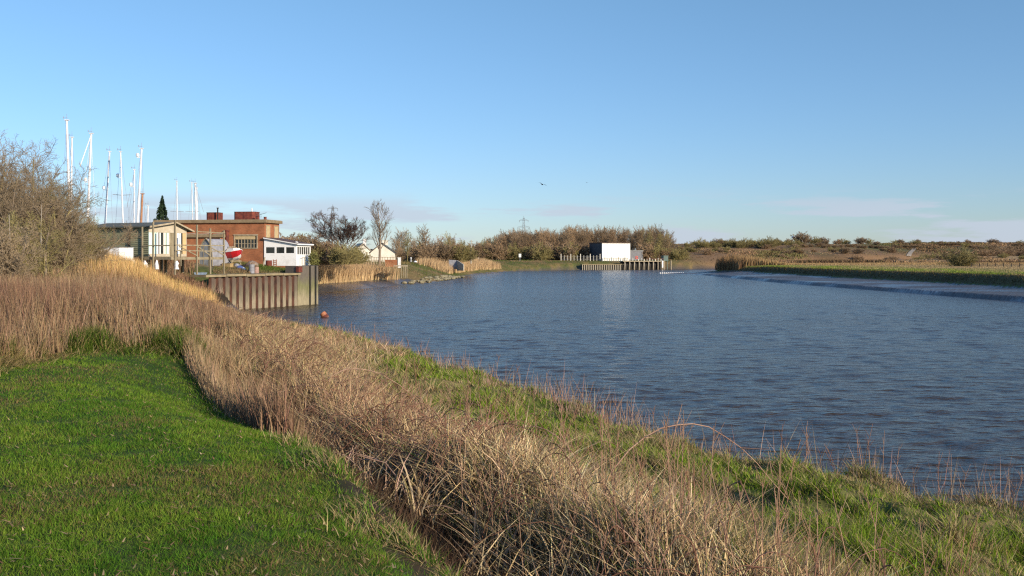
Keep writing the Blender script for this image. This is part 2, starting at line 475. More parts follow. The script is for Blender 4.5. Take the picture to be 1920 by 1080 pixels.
def seg_dist(x, y, P):
    """signed distance to an open polyline (positive to its left) and the profile value there"""
    best = np.full(x.shape, 1e18); sign = np.ones(x.shape); prof = np.zeros(x.shape)
    for i in range(len(P) - 1):
        ax, ay, ap = P[i]; bx, by, bp = P[i + 1]
        dx, dy = bx - ax, by - ay
        L = dx * dx + dy * dy
        t = np.clip(((x - ax) * dx + (y - ay) * dy) / L, 0, 1)
        qx, qy = x - ax - t * dx, y - ay - t * dy
        d2 = qx * qx + qy * qy
        cr_ = dx * (y - ay) - dy * (x - ax)
        # at shared corners prefer the segment the point is more square to
        better = d2 < best - 1e-9
        tie = np.abs(d2 - best) <= 1e-9
        cs = cr_ / math.sqrt(L)
        take = better | (tie & (np.abs(cs) > np.abs(prof * 0 + sign_mag(best, sign))))
        sign = np.where(take, cs, sign)
        prof = np.where(take, ap + (bp - ap) * t, prof)
        best = np.where(take, d2, best)
    return np.sqrt(best) * np.where(sign >= 0, 1, -1), prof
def sign_mag(best, sign): return np.abs(sign)

def prof_eval(profs, s, p):
    out = np.zeros(s.shape)
    k0 = np.clip(np.floor(p).astype(int), 0, len(profs) - 1)
    fr = p - k0
    vals = [np.interp(s, a, b) for a, b in profs]
    for k in range(len(profs)):
        w = np.where(k0 == k, 1 - fr, 0) + np.where(k0 + 1 == k, fr, 0)
        out += w * vals[k]
    return out

def hill(x, y):
    """the low grassed-over hill beyond the right bank"""
    ang = x / np.maximum(y, 1)
    a = sstep(0.09, 0.16, ang)
    r = 4.2 * sstep(470, 560, y) + 7.0 * sstep(560, 720, y)
    r = r * (0.86 + 0.24 * fbm(x * 0.010 + 3, y * 0.004, 5, 3)) + 1.0 * (fbm(x * 0.03, y * 0.012, 9, 3) - 0.5) * sstep(480, 560, y)
    return a * r

def ground_raw(x, y):
    x = np.asarray(x, float); y = np.asarray(y, float)
    sl, pl = seg_dist(x, y, LB)
    sr, pr = seg_dist(x, y, RB)
    sr = -sr
    wob = 0.7 * (fbm(x * 0.12, y * 0.12, 3, 3) - 0.5)
    E = bank_edge(uv(x, y)[0]) - 8.0
    near_ = (pl < 0.85)
    sl = np.where(near_ & (sl > 0), np.where(sl < E, sl * 8.5 / E, sl - E + 8.5), sl)
    is_quay = ((pl > 1.55) & (pl < 2.45)) | ((pl > 6.6))
    s1 = np.where(is_quay, sl, sl + wob * sstep(0.3, 3, sl) * 1.4 + 0 * sl)
    hl = np.where(s1 > 0, prof_eval(PROF, np.maximum(s1, 0), pl), np.maximum(-3, s1 * 0.35))
    sr2 = sr + 0.6 * wob
    hr = np.where(sr2 > 0, prof_eval(RPROF, np.maximum(sr2, 0), pr), np.maximum(-3, sr2 * 0.3))
    h = np.maximum(hl, hr)
    return h, sl, pl, sr2

def ground(x, y, detail=True):
    h, sl, pl, sr = ground_raw(x, y)
    h = h + hill(x, y)
    if detail:
        u, v = uv(x, y)
        near = sstep(140, 60, np.hypot(x, y)) * (sl > 1.2)
        lawn = lawn_mask(x, y)
        amp = 0.34 * (1 - lawn) * sstep(1.5, 5, sl) + 0.03 * lawn
        h = h + near * amp * (fbm(x * 0.55, y * 0.55, 21, 4) - 0.5) * 1.6
        h = h - near * (0.3 + 0.22 * sstep(22, 14, u)) * sstep(2.0, 2.6, v) * sstep(4.2, 3.2, v) * sstep(45, 25, u)
        h = h + near * 0.27 * sstep(5, 7, v) * (sstep(0.42, 0.7, fbm(x * 1.1, y * 1.1, 37, 3)) - 0.4)
        h = h + near * 0.18 * (1 - lawn) * sstep(3, 6, sl) * (fbm(x * 1.6, y * 1.6, 33, 2) - 0.5)
        # gullies across the mud of the right bank
        g = sstep(0.6, 2.5, sr) * sstep(11.5, 9.5, sr) * (y < 345)
        h = h - g * 0.32 * sstep(0.5, 0.72, vnoise((y + sr * 2.2) * 0.13, sr * 0.05, 41)) + g * 0.05 * (fbm(x * 0.8, y * 0.4, 43, 3) - 0.5)
    return h

def lawn_end(v):
    return np.interp(v, [-30, -8, -3, -1, 0.3, 1.9, 4], [-6, 5.5, 12.2, 16.2, 19.6, 20.0, 19.5])
def lawn_mask(x, y):
    u, v = uv(np.asarray(x, float), np.asarray(y, float))
    e = 0.5 * (fbm(x * 0.8, y * 0.8, 77, 3) - 0.5)
    return sstep(2.3, 1.95, v + e * 1.2 + 0.28 * sstep(12, 6, u)) * sstep(0.5, -0.3, u - lawn_end(v) + e * 2)

def build_ground():
    ys = [-45.0]
    while ys[-1] < 9000:
        y = ys[-1]
        if y < 4: st = 1.2
        else: st = max(0.16, 0.0075 * y + 0.09 * (y > 40)) if y < 700 else 0.03 * y
        ys.append(y + st)
    ys = np.array(ys)
    t = np.linspace(-1, 1, 521)
    a = 0.62 * t + 1.9 * np.sign(t) * np.clip(np.abs(t) - 0.82, 0, 1) ** 1.6 * 10
    X = a[None, :] * (np.maximum(ys, 0)[:, None] * 1.0 + 14)
    Y = np.repeat(ys[:, None], len(a), 1)
    x, y = X.ravel(), Y.ravel()
    z = ground(x, y)
    h, sl, pl, sr = ground_raw(x, y)
    nr, nc = X.shape
    idx = np.arange(nr * nc).reshape(nr, nc)
    q = np.stack([idx[:-1, :-1], idx[:-1, 1:], idx[1:, 1:], idx[1:, :-1]], -1).reshape(-1, 4)
    me = bpy.data.meshes.new('ground')
    co = np.stack([x, y, z], 1).astype(np.float32)
    me.vertices.add(len(co)); me.vertices.foreach_set('co', co.ravel())
    me.loops.add(q.size); me.loops.foreach_set('vertex_index', q.ravel().astype(np.int32))
    me.polygons.add(len(q)); me.polygons.foreach_set('loop_start', np.arange(0, q.size, 4, dtype=np.int32))
    me.polygons.foreach_set('use_smooth', np.ones(len(q), bool))
    # land cover colours
    u, v = uv(x, y)
    n1 = fbm(x * 0.35, y * 0.35, 1, 4); n2 = fbm(x * 0.05, y * 0.03, 2, 4)
    n3 = fbm(x * 0.012, y * 0.008, 12, 4)
    lawn = lawn_mask(x, y)
    grass_c = lerp3((0.035, 0.07, 0.012), (0.065, 0.08, 0.02), n1)
    soil = lerp3((0.034, 0.024, 0.015), (0.08, 0.056, 0.032), n1)
    mud = lerp3((0.075, 0.062, 0.048), (0.11, 0.09, 0.07), n1)
    yard = lerp3((0.09, 0.1, 0.03), (0.2, 0.15, 0.08), sstep(0.35, 0.65, n1))
    straw = lerp3((0.4, 0.28, 0.14), (0.28, 0.195, 0.1), n2)
    field = lerp3((0.06, 0.11, 0.015), (0.12, 0.13, 0.03), sstep(0.3, 0.75, n1 * 0.5 + n2 * 0.5))
    hillc = lerp3((0.25, 0.15, 0.075), (0.14, 0.088, 0.045), sstep(0.38, 0.6, n3))
    hillc = lerp3(hillc, (0.4, 0.28, 0.15), sstep(0.6, 0.75, fbm(x * 0.02 + 9, y * 0.006, 14, 3)))
    hillc = lerp3(hillc, (0.14, 0.13, 0.045), sstep(0.62, 0.78, fbm(x * 0.015 + 2, y * 0.006, 15, 3)))
    col = soil.copy()
    berm = ((v > 7) & (v < 16) & (u < 80) & (u > -60) & (sl > 1.0))
    bt = sstep(0.4, 0.62, fbm(x * 0.5, y * 0.5, 50, 3))
    col = np.where(berm[:, None], lerp3((0.09, 0.11, 0.025), (0.2, 0.155, 0.07), bt), col)
    col = lerp3(col, grass_c, lawn)
    yd = (pl > 1.4) & (pl < 3.2) & (sl > 2.2) & (sl < 60)
    col = np.where(yd[:, None], yard, col)
    far = (sl > 0) & (y > 150) & (pl >= 2.9)
    farc = lerp3((0.2, 0.14, 0.06), (0.09, 0.1, 0.03), sstep(0.4, 0.62, n2 * 0.5 + n1 * 0.5))
    farc = lerp3(farc, lerp3(straw, hillc, sstep(430, 500, y)), sstep(70, 100, x))
    col = np.where(far[:, None], farc, col)
    right = sr > 0
    rc = lerp3(field, straw, np.clip(sstep(28, 62, sr + 18 * (n2 - 0.5)) * (y < 360) + (y >= 360), 0, 1))
    col = np.where((right & (sl < 0))[:, None], rc, col)
    hm = sstep(560, 640, y) * sstep(0.15, 0.17, x / np.maximum(y, 1))
    col = lerp3(col, hillc, hm)
    bankface = right & (sr > 11.5) & (sr < 15) & (sl < 0) & (y < 345)
    col = np.where(bankface[:, None], lerp3((0.08, 0.065, 0.035), (0.13, 0.105, 0.045), n1), col)
    mudm = (h < 0.95) & (sl > -40) & (sl < 30) | (right & (sr < 11.5) & (h < 1.35)) | (h < 0.25)
    mudm = mudm & ~((sl > 0) & (y > 225) & (sl < 40) & (h > 0.2))
    col = np.where(mudm[:, None], mud, col)
    ca = me.color_attributes.new('Col', 'FLOAT_COLOR', 'POINT')
    ca.data.foreach_set('color', np.concatenate([col, np.ones((len(col), 1))], 1).astype(np.float32).ravel())
    wa = me.attributes.new('wet', 'FLOAT', 'POINT')
    wa.data.foreach_set('value', (mudm * (0.62 + 0.38 * sstep(0.35, 0.6, fbm((y + sr * 2.2) * 0.13, sr * 0.15, 46, 3)))).astype(np.float32))
    me.update()
    m = bpy.data.materials.new('land_cover'); m.use_nodes = True
    t_ = m.node_tree; b = t_.nodes['Principled BSDF']
    at = t_.nodes.new('ShaderNodeAttribute'); at.attribute_name = 'Col'
    wt = t_.nodes.new('ShaderNodeAttribute'); wt.attribute_name = 'wet'
    geo = t_.nodes.new('ShaderNodeNewGeometry')
    n = t_.nodes.new('ShaderNodeTexNoise'); n.inputs['Scale'].default_value = 1.7; n.inputs['Detail'].default_value = 9; n.inputs['Roughness'].default_value = 0.65
    t_.links.new(geo.outputs['Position'], n.inputs['Vector'])
    mr = t_.nodes.new('ShaderNodeMapRange'); mr.inputs['From Min'].default_value = 0.3; mr.inputs['From Max'].default_value = 0.7
    mr.inputs['To Min'].default_value = 0.6; mr.inputs['To Max'].default_value = 1.4
    t_.links.new(n.outputs['Fac'], mr.inputs['Value'])
    hs = t_.nodes.new('ShaderNodeHueSaturation'); t_.links.new(at.outputs['Color'], hs.inputs['Color']); t_.links.new(mr.outputs['Result'], hs.inputs['Value'])
    t_.links.new(hs.outputs['Color'], b.inputs['Base Color'])
    rr = t_.nodes.new('ShaderNodeMapRange'); rr.inputs['To Min'].default_value = 0.95; rr.inputs['To Max'].default_value = 0.26
    t_.links.new(wt.outputs['Fac'], rr.inputs['Value']); t_.links.new(rr.outputs['Result'], b.inputs['Roughness'])
    sp = t_.nodes.new('ShaderNodeMapRange'); sp.inputs['To Min'].default_value = 0.08; sp.inputs['To Max'].default_value = 0.5
    t_.links.new(wt.outputs['Fac'], sp.inputs['Value']); t_.links.new(sp.outputs['Result'], b.inputs['Specular IOR Level'])
    bp = t_.nodes.new('ShaderNodeBump'); bp.inputs['Strength'].default_value = 0.35; bp.inputs['Distance'].default_value = 0.1
    t_.links.new(n.outputs['Fac'], bp.inputs['Height']); t_.links.new(bp.outputs['Normal'], b.inputs['Normal'])
    o = link_mesh('ground', me, m)
    tag(o, kind='structure')
    return o
build_ground()

# ------------------------------------------------------------------ water
def build_water():
    ys = [-30.0]
    while ys[-1] < 1000:
        y = ys[-1]
        ys.append(y + (2.0 if y < 14 else max(0.075, 0.0042 * y) if y < 160 else 0.012 * y))
    ys = np.array(ys)
    t = np.linspace(-0.45, 0.58, 1000)
    X = t[None, :] * (np.maximum(ys, 0)[:, None] + 50) + 0.02 * 0; Y = np.repeat(ys[:, None], len(t), 1)
    x, y = X.ravel(), Y.ravel()
    z = np.zeros(len(x)); rn = np.random.default_rng(4)
    gust = 0.55 + 0.9 * sstep(0.25, 0.7, fbm(x * 0.02 + 3, y * 0.008, 61, 3))
    dist = np.hypot(x, y)
    for k in range(70):
        lam = 0.38 * (2.6 / 0.38) ** rn.uniform(0, 1)
        th = R(84) + rn.normal(0, 0.5)
        kx, ky = 2 * math.pi / lam * math.cos(th), 2 * math.pi / lam * math.sin(th)
        ph = rn.uniform(0, 6.28)
        amp = 0.0042 * lam ** 0.9
        fade = np.clip((lam / (0.012 * np.maximum(dist, 1)) - 0.8) / 1.2, 0, 1)
        q = kx * x + ky * y + ph + 1.1 * np.sin(0.21 * x + 0.13 * y + k) + 0.9 * np.sin(0.5 * x - 0.31 * y + 2 * k)
        z += amp * fade * (np.sin(q) + 0.25 * np.sin(2 * q + 0.6))
    z = z * gust * WAVE
    nr, nc = X.shape
    idx = np.arange(nr * nc).reshape(nr, nc)
    q = np.stack([idx[:-1, :-1], idx[:-1, 1:], idx[1:, 1:], idx[1:, :-1]], -1).reshape(-1, 4)
    co = np.stack([x, y, z], 1)
    me = bpy.data.meshes.new('river_water')
    me.vertices.add(len(co)); me.vertices.foreach_set('co', co.astype(np.float32).ravel())
    me.loops.add(q.size); me.loops.foreach_set('vertex_index', q.ravel().astype(np.int32))
    me.polygons.add(len(q)); me.polygons.foreach_set('loop_start', np.arange(0, q.size, 4, dtype=np.int32))
    me.polygons.foreach_set('use_smooth', np.ones(len(q), bool))
    me.update()
    m = bpy.data.materials.new('river_water'); m.use_nodes = True
    t = m.node_tree; b = t.nodes['Principled BSDF']
    b.inputs['Base Color'].default_value = (0.044, 0.032, 0.018, 1)
    b.inputs['Roughness'].default_value = 0.19
    b.inputs['IOR'].default_value = 1.33
    geo = t.nodes.new('ShaderNodeNewGeometry')
    def noise(scale, sxy, det, rot, dist=0.0):
        mp = t.nodes.new('ShaderNodeMapping'); mp.inputs['Scale'].default_value = (*sxy, 1); mp.inputs['Rotation'].default_value = (0, 0, R(rot))
        t.links.new(geo.outputs['Position'], mp.inputs['Vector'])
        n = t.nodes.new('ShaderNodeTexNoise'); n.inputs['Scale'].default_value = scale; n.inputs['Detail'].default_value = det
        n.inputs['Roughness'].default_value = 0.5; n.inputs['Distortion'].default_value = dist
        t.links.new(mp.outputs['Vector'], n.inputs['Vector'])
        return n.outputs['Fac']
    def mul(a, k):
        x = t.nodes.new('ShaderNodeMath'); x.operation = 'MULTIPLY'; t.links.new(a, x.inputs[0])
        if isinstance(k, float): x.inputs[1].default_value = k
        else: t.links.new(k, x.inputs[1])
        return x.outputs[0]
    def add(a, c):
        x = t.nodes.new('ShaderNodeMath'); x.operation = 'ADD'; t.links.new(a, x.inputs[0]); t.links.new(c, x.inputs[1])
        return x.outputs[0]
    mid = noise(1.3, (0.55, 1.3), 3.0, -8, 0.3)
    fine = noise(4.5, (0.65, 1.25), 3.0, 5)
    hgt = add(mul(mid, 0.35), mul(fine, 0.12))
    calm = noise(0.016, (0.45, 1.8), 3.0, 20)
    cmr = t.nodes.new('ShaderNodeMapRange'); cmr.inputs['From Min'].default_value = 0.36; cmr.inputs['From Max'].default_value = 0.58
    cmr.inputs['To Min'].default_value = 0.7; cmr.inputs['To Max'].default_value = 1.0
    t.links.new(calm, cmr.inputs['Value'])
    hgt = mul(hgt, cmr.outputs['Result'])
    bp = t.nodes.new('ShaderNodeBump'); bp.inputs['Strength'].default_value = 1.0; bp.inputs['Distance'].default_value = 1.0
    t.links.new(hgt, bp.inputs['Height']); t.links.new(bp.outputs['Normal'], b.inputs['Normal'])
    o = link_mesh('river_water', me, m)
    tag(o, kind='structure')
WAVE = 0.8
build_water()

# ------------------------------------------------------------------ blades
def blades(name, x, y, h, w, lean, col, segs=2, material='blade', z=None, tip=0.0, facing=None, seed=1, bend=1.8, tipcol=None, sink=0.03):
    rng = np.random.default_rng(seed)
    n = len(x)
    if z is None: z = ground(x, y)
    z = z - sink
    ang = rng.uniform(0, 2 * np.pi, n) if facing is None else facing
    ax, ay = np.cos(ang) * w * 0.5, np.sin(ang) * w * 0.5
    k = 2 * segs + 1
    V = np.zeros((n, k, 3), np.float32)
    for j in range(segs):
        t = j / segs
        wf = 1 - (1 - tip) * t ** 1.5 * 0.75
        cx = x + lean[:, 0] * t ** bend; cy = y + lean[:, 1] * t ** bend; cz = z + h * t
        V[:, 2 * j, 0] = cx - ax * wf; V[:, 2 * j, 1] = cy - ay * wf; V[:, 2 * j, 2] = cz
        V[:, 2 * j + 1, 0] = cx + ax * wf; V[:, 2 * j + 1, 1] = cy + ay * wf; V[:, 2 * j + 1, 2] = cz
    V[:, 2 * segs, 0] = x + lean[:, 0]; V[:, 2 * segs, 1] = y + lean[:, 1]; V[:, 2 * segs, 2] = z + h
    base = (np.arange(n) * k)[:, None]
    tris = []
    for j in range(segs - 1):
        a = 2 * j
        tris += [[a, a + 1, a + 3], [a, a + 3, a + 2]]
    a = 2 * (segs - 1)
    tris += [[a, a + 1, a + 2]]
    tris = np.array(tris)
    T = (base[:, :, None] + tris.reshape(1, -1, 3)).reshape(-1, 3).astype(np.int32)
    me = bpy.data.meshes.new(name)
    me.vertices.add(n * k); me.vertices.foreach_set('co', V.ravel())
    me.loops.add(T.size); me.loops.foreach_set('vertex_index', T.ravel())
    me.polygons.add(len(T)); me.polygons.foreach_set('loop_start', np.arange(0, T.size, 3, dtype=np.int32))
    C = np.ones((n, k, 4), np.float32)
    C[:, :, :3] = col[:, None, :]
    if tipcol is not None: C[:, 2 * segs - 2:, :3] = tipcol[:, None, :]
    ca = me.color_attributes.new('Col', 'FLOAT_COLOR', 'POINT'); ca.data.foreach_set('color', C.ravel())
    me.update()
    return link_mesh(name, me, M[material])

def in_view(x, y, margin=3.0):
    return (y > 2.5) & (np.abs(x) < 0.52 * y + margin)

def scatter(rng, n, u0, u1, v0, v1):
    return rng.uniform(u0, u1, n), rng.uniform(v0, v1, n)

def jitter(rng, col, n, amt=0.22, hue=0.06):
    k = 1 + rng.normal(0, amt, (n, 1)); c = col * np.clip(k, 0.4, 1.8)
    return np.clip(c * (1 + rng.normal(0, hue, (n, 3))), 0.004, 0.9)

def stuff(o, label, cat):
    return tag(o, label, cat, kind='stuff')

rng = np.random.default_rng(11)

# the mown lawn
def make_lawn():
    N = 1300000
    # denser close to the camera: sample depth with a 1/y weight
    yy = 3.6 * (24 / 3.6) ** rng.uniform(0, 1, N)
    xx = rng.uniform(-0.56, 0.12, N) * yy + rng.uniform(-1.5, 1.0, N)
    m = (lawn_mask(xx, yy) > rng.uniform(0.15, 0.9, N)) & in_view(xx, yy, 1.5)
    x, y = xx[m][:470000], yy[m][:470000]
    n = len(x)
    p = fbm(x * 1.1, y * 1.1, 61, 4); q = fbm(x * 5, y * 5, 62, 2)
    h = (0.02 + 0.04 * rng.uniform(0, 1, n) ** 1.5) * (0.55 + 0.9 * q + 0.4 * p)
    w = (0.0035 + 0.0005 * y) * rng.uniform(0.7, 1.3, n)
    lean = rng.normal(0, 0.03, (n, 2))
    c = lerp3((0.075, 0.17, 0.017), (0.17, 0.25, 0.03), sstep(0.25, 0.75, p * 0.6 + 0.4 * vnoise(x * 9, y * 9, 7)))
    dry = (rng.uniform(0, 1, n) < 0.07 + 0.5 * sstep(0.5, 0.74, fbm(x * 0.8, y * 0.8, 63, 4)))
    c = np.where(dry[:, None], np.array((0.2, 0.15, 0.06)), c)
    o = blades('lawn_grass', x, y, h, w, lean, jitter(rng, c, n), segs=2, seed=3, bend=1.5)
    stuff(o, 'short bright green mown grass of the path in the left foreground', 'grass')
make_lawn()

def weed_limit(u):      # how far down the slope the dead stalks reach
    return np.interp(u, [0, 8, 14, 26, 33, 40, 46, 90], [5.4, 5.6, 5.9, 7.2, 9.0, 12.6, 15.0, 15.4])

# green and straw grass of the lower bank
def make_berm():
    N = 700000
    u = 2.5 * (75 / 2.5) ** rng.uniform(0, 1, N); v = rng.uniform(3.3, 18.0, N)
    x, y = xy(u, v)
    lim = weed_limit(u)
    cl = fbm(x * 1.3, y * 1.3, 71, 3)
    keep = rng.uniform(0, 1, N) < np.where(v > lim - 0.6, 1.0, 0.32) * (0.55 + 0.5 * sstep(0.35, 0.6, cl))
    m = in_view(x, y, 2.5) & keep & (v < bank_edge(u) - 0.95 + 0.8 * (fbm(x * 0.4, y * 0.4, 5, 2) - 0.5))
    x, y, u, v, cl = x[m][:400000], y[m][:400000], u[m][:400000], v[m][:400000], cl[m][:400000]
    n = len(x)
    z = ground(x, y); ok = z > 0.5
    x, y, u, v, cl, z = x[ok], y[ok], u[ok], v[ok], cl[ok], z[ok]; n = len(x)
    tus = sstep(0.42, 0.72, cl)
    h = (0.085 + 0.27 * tus) * rng.uniform(0.5, 1.4, n)
    w = (0.007 + 0.00065 * y) * rng.uniform(0.7, 1.3, n)
    ang = rng.uniform(0, 2 * np.pi, n)
    L = h * rng.uniform(0.3, 1.1, n)
    lean = np.stack([np.cos(ang) * L - 0.25 * h, np.sin(ang) * L], 1)
    pat = fbm(x * 0.42 + 5, y * 0.42, 81, 4)
    g = sstep(4.2, 6, v) * sstep(0.4, 0.6, pat + 0.14 * sstep(11.0, 13, v) * sstep(20, 25, u) - 0.03 * (u < 14))
    dryp = rng.uniform(0, 1, n) > (0.14 + 0.52 * g)
    green = lerp3((0.12, 0.21, 0.016), (0.24, 0.32, 0.035), rng.uniform(0, 1, n))
    dry = lerp3((0.46, 0.36, 0.18), (0.24, 0.18, 0.085), rng.uniform(0, 1, n))
    c = np.where(dryp[:, None], dry, green)
    o = blades('bank_grass', x, y, h, w, lean, jitter(rng, c, n), segs=2, seed=5, z=z, bend=1.6)
    stuff(o, 'rough tussocky green and straw coloured grass along the lower river bank', 'grass')
make_berm()

# dead stalks on the slope between lawn and lower bank
def make_stalks():
    N = 330000
    u = 2.2 * (70 / 2.2) ** rng.uniform(0, 1, N); v = rng.uniform(1.5, 16, N)
    x, y = xy(u, v)
    lim = weed_limit(u)
    e = (fbm(x * 0.7, y * 0.7, 91, 3) - 0.5)
    keep = (v < lim + e * 2.2) & (v > np.interp(u, [3, 6, 12, 17, 24], [3.2, 3.5, 3.5, 3.0, 2.6]) + e * 1.5) & in_view(x, y, 2.5)
    keep &= rng.uniform(0, 1, N) < 0.45 + 0.9 * sstep(0.3, 0.55, fbm(x * 0.9 + 7, y * 0.9, 92, 3))
    x, y, u, v, e = x[keep], y[keep], u[keep], v[keep], e[keep]
    x, y, u, v = x[:190000], y[:190000], u[:190000], v[:190000]
    n = len(x)
    edge = sstep(2.0, 3.0, v)
    h = (0.36 + 0.36 * edge) * rng.uniform(0.35, 1.2, n) * (0.55 + 0.95 * fbm(x * 0.75, y * 0.75, 99, 3)) * np.interp(u, [0, 8, 20, 70], [0.75, 0.8, 0.95, 0.95]) * np.interp(lim[keep][:190000] - v, [-1, 0, 2], [0.45, 0.55, 1.0]) * np.interp(v, [0, 8, 15], [1, 1, 0.4]) * np.interp(u, [0, 40, 55], [1, 1, .75])
    w = (0.0045 + 0.00042 * y) * rng.uniform(0.6, 1.5, n)
    ang = rng.uniform(0, 2 * np.pi, n)
    L = h * np.abs(rng.normal(0, 0.95, n)) * np.where(v < 3.2, 0.6, 1)
    lean = np.stack([np.cos(ang) * L, np.sin(ang) * L], 1)
    t = rng.uniform(0, 1, n)
    c = lerp3((0.66, 0.51, 0.3), (0.2, 0.13, 0.08), t ** 1.25)
    pk = fbm(x * 0.3, y * 0.3, 95, 3)
    c = c * lerp3((0.98, 0.87, 0.82), (1.08, 1.02, 0.9), sstep(0.4, 0.6, pk + 0.12 * (u < 10))) * ((0.7 + 0.6 * fbm(x * 1.3, y * 1.3, 93, 3)) * np.interp(u, [9, 18], [1.22, 0.95]))[:, None]
    gr = (rng.uniform(0, 1, n) < 0.07)
    c = np.where(gr[:, None], np.array((0.1, 0.15, 0.03)), c)
    o = blades('dead_stalks', x, y, h, w, lean, jitter(rng, c, n), segs=3, material='stalk', seed=7, bend=1.7)
    stuff(o, 'dry tan dead stalks and grasses covering the slope beside the lawn', 'dead weeds')
make_stalks()

# low dark litter and green tufts under the stalks
def make_litter():
    N = 90000
    u = 2.2 * (45 / 2.2) ** rng.uniform(0, 1, N); v = rng.uniform(2.2, 9, N)
    x, y = xy(u, v)
    keep = (v < weed_limit(u) + 0.4) & in_view(x, y, 2)
    x, y, u, v = x[keep], y[keep], u[keep], v[keep]
    n = len(x)
    h = rng.uniform(0.05, 0.35, n)
    w = (0.006 + 0.0006 * y) * rng.uniform(0.7, 1.4, n)
    ang = rng.uniform(0, 2 * np.pi, n); L = rng.uniform(0.05, 0.3, n)
    lean = np.stack([np.cos(ang) * L, np.sin(ang) * L], 1)
    g = sstep(0.56, 0.66, fbm(x * 0.8, y * 0.8, 97, 3) - 0.3 * (u > 5.2) * (v < 4))
    c = lerp3((0.075, 0.048, 0.03), (0.06, 0.1, 0.018), g)
    o = blades('ground_litter', x, y, h, w, lean, jitter(rng, c, n), segs=2, material='stalk', seed=8, bend=1.2)
    stuff(o, 'low tangle of brown litter and green tufts at the foot of the dead stalks', 'undergrowth')
make_litter()

# tall dead weeds behind the lawn, left
def make_weeds():
    N = 420000
    d = np.where(rng.uniform(0, 1, N) < .18, rng.uniform(84, 109, N), 11 * (105 / 11) ** rng.uniform(0, 1, N))
    a = rng.uniform(-0.58, -0.02, N)
    x, y = a * d + rng.uniform(-1, 1, N), d
    u, v = uv(x, y)
    e = fbm(x * 0.5, y * 0.5, 101, 3) - 0.5
    sl = 16.5 - v
    beyond = (u > lawn_end(v) + 0.5 + e * 1.2) | (v > 1.9)
    keep = beyond & (u > 9) & (v < 3.5 + 0.12 * (u - 20) + e * 3) & in_view(x, y, 3)
    h0, s_l, p_l, _ = ground_raw(x, y)
    keep &= (h0 > 0.9) & (p_l < 2.1) & (s_l > 3)
    x, y, u, v = x[keep][:150000], y[keep][:150000], u[keep][:150000], v[keep][:150000]
    n = len(x)
    z = ground(x, y)
    gold = sstep(108, 98, u) * sstep(46, 58, u + 16 * (fbm(x * 0.12, y * 0.12, 103, 3) - 0.5)) * sstep(-6, 1, v)
    ht = np.where((u < 27) & (v > 1.6), 0.62, 1.0) * (0.6 + 0.8 * fbm(x * 0.35, y * 0.35, 104, 3) + 0.7 * gold) * np.where(u > 93, 1.0, np.interp(v, [3, 6.5, 10], [1, 0.75, 0.35]))
    front = sstep(0, 2.5, u - lawn_end(v))
    ht = ht * (0.55 + 0.45 * np.where(v < 2, front, 1.0))
    h = ht * rng.uniform(0.55, 1.12, n)
    w = (0.006 + 0.00042 * y) * rng.uniform(0.6, 1.4, n)
    lean = np.stack([rng.normal(-0.05, 0.16, n), rng.normal(0, 0.16, n)], 1) * h[:, None]
    t = rng.uniform(0, 1, n)
    tone = sstep(0.35, 0.65, fbm(x * 0.18, y * 0.18, 105, 3))
    brown = lerp3(lerp3((0.3, 0.18, 0.11), (0.13, 0.075, 0.048), t), lerp3((0.4, 0.28, 0.16), (0.22, 0.145, 0.08), t), tone)
    golden = lerp3((0.62, 0.41, 0.17), (0.44, 0.28, 0.11), t)
    c = lerp3(brown, golden, gold)
    o = blades('tall_weeds', x, y, h, w, lean, jitter(rng, c, n), segs=3, material='stalk', seed=9, z=z, bend=1.6)
    stuff(o, 'tall dead brown weeds and golden reeds behind the lawn on the left bank', 'dead weeds')
make_weeds()

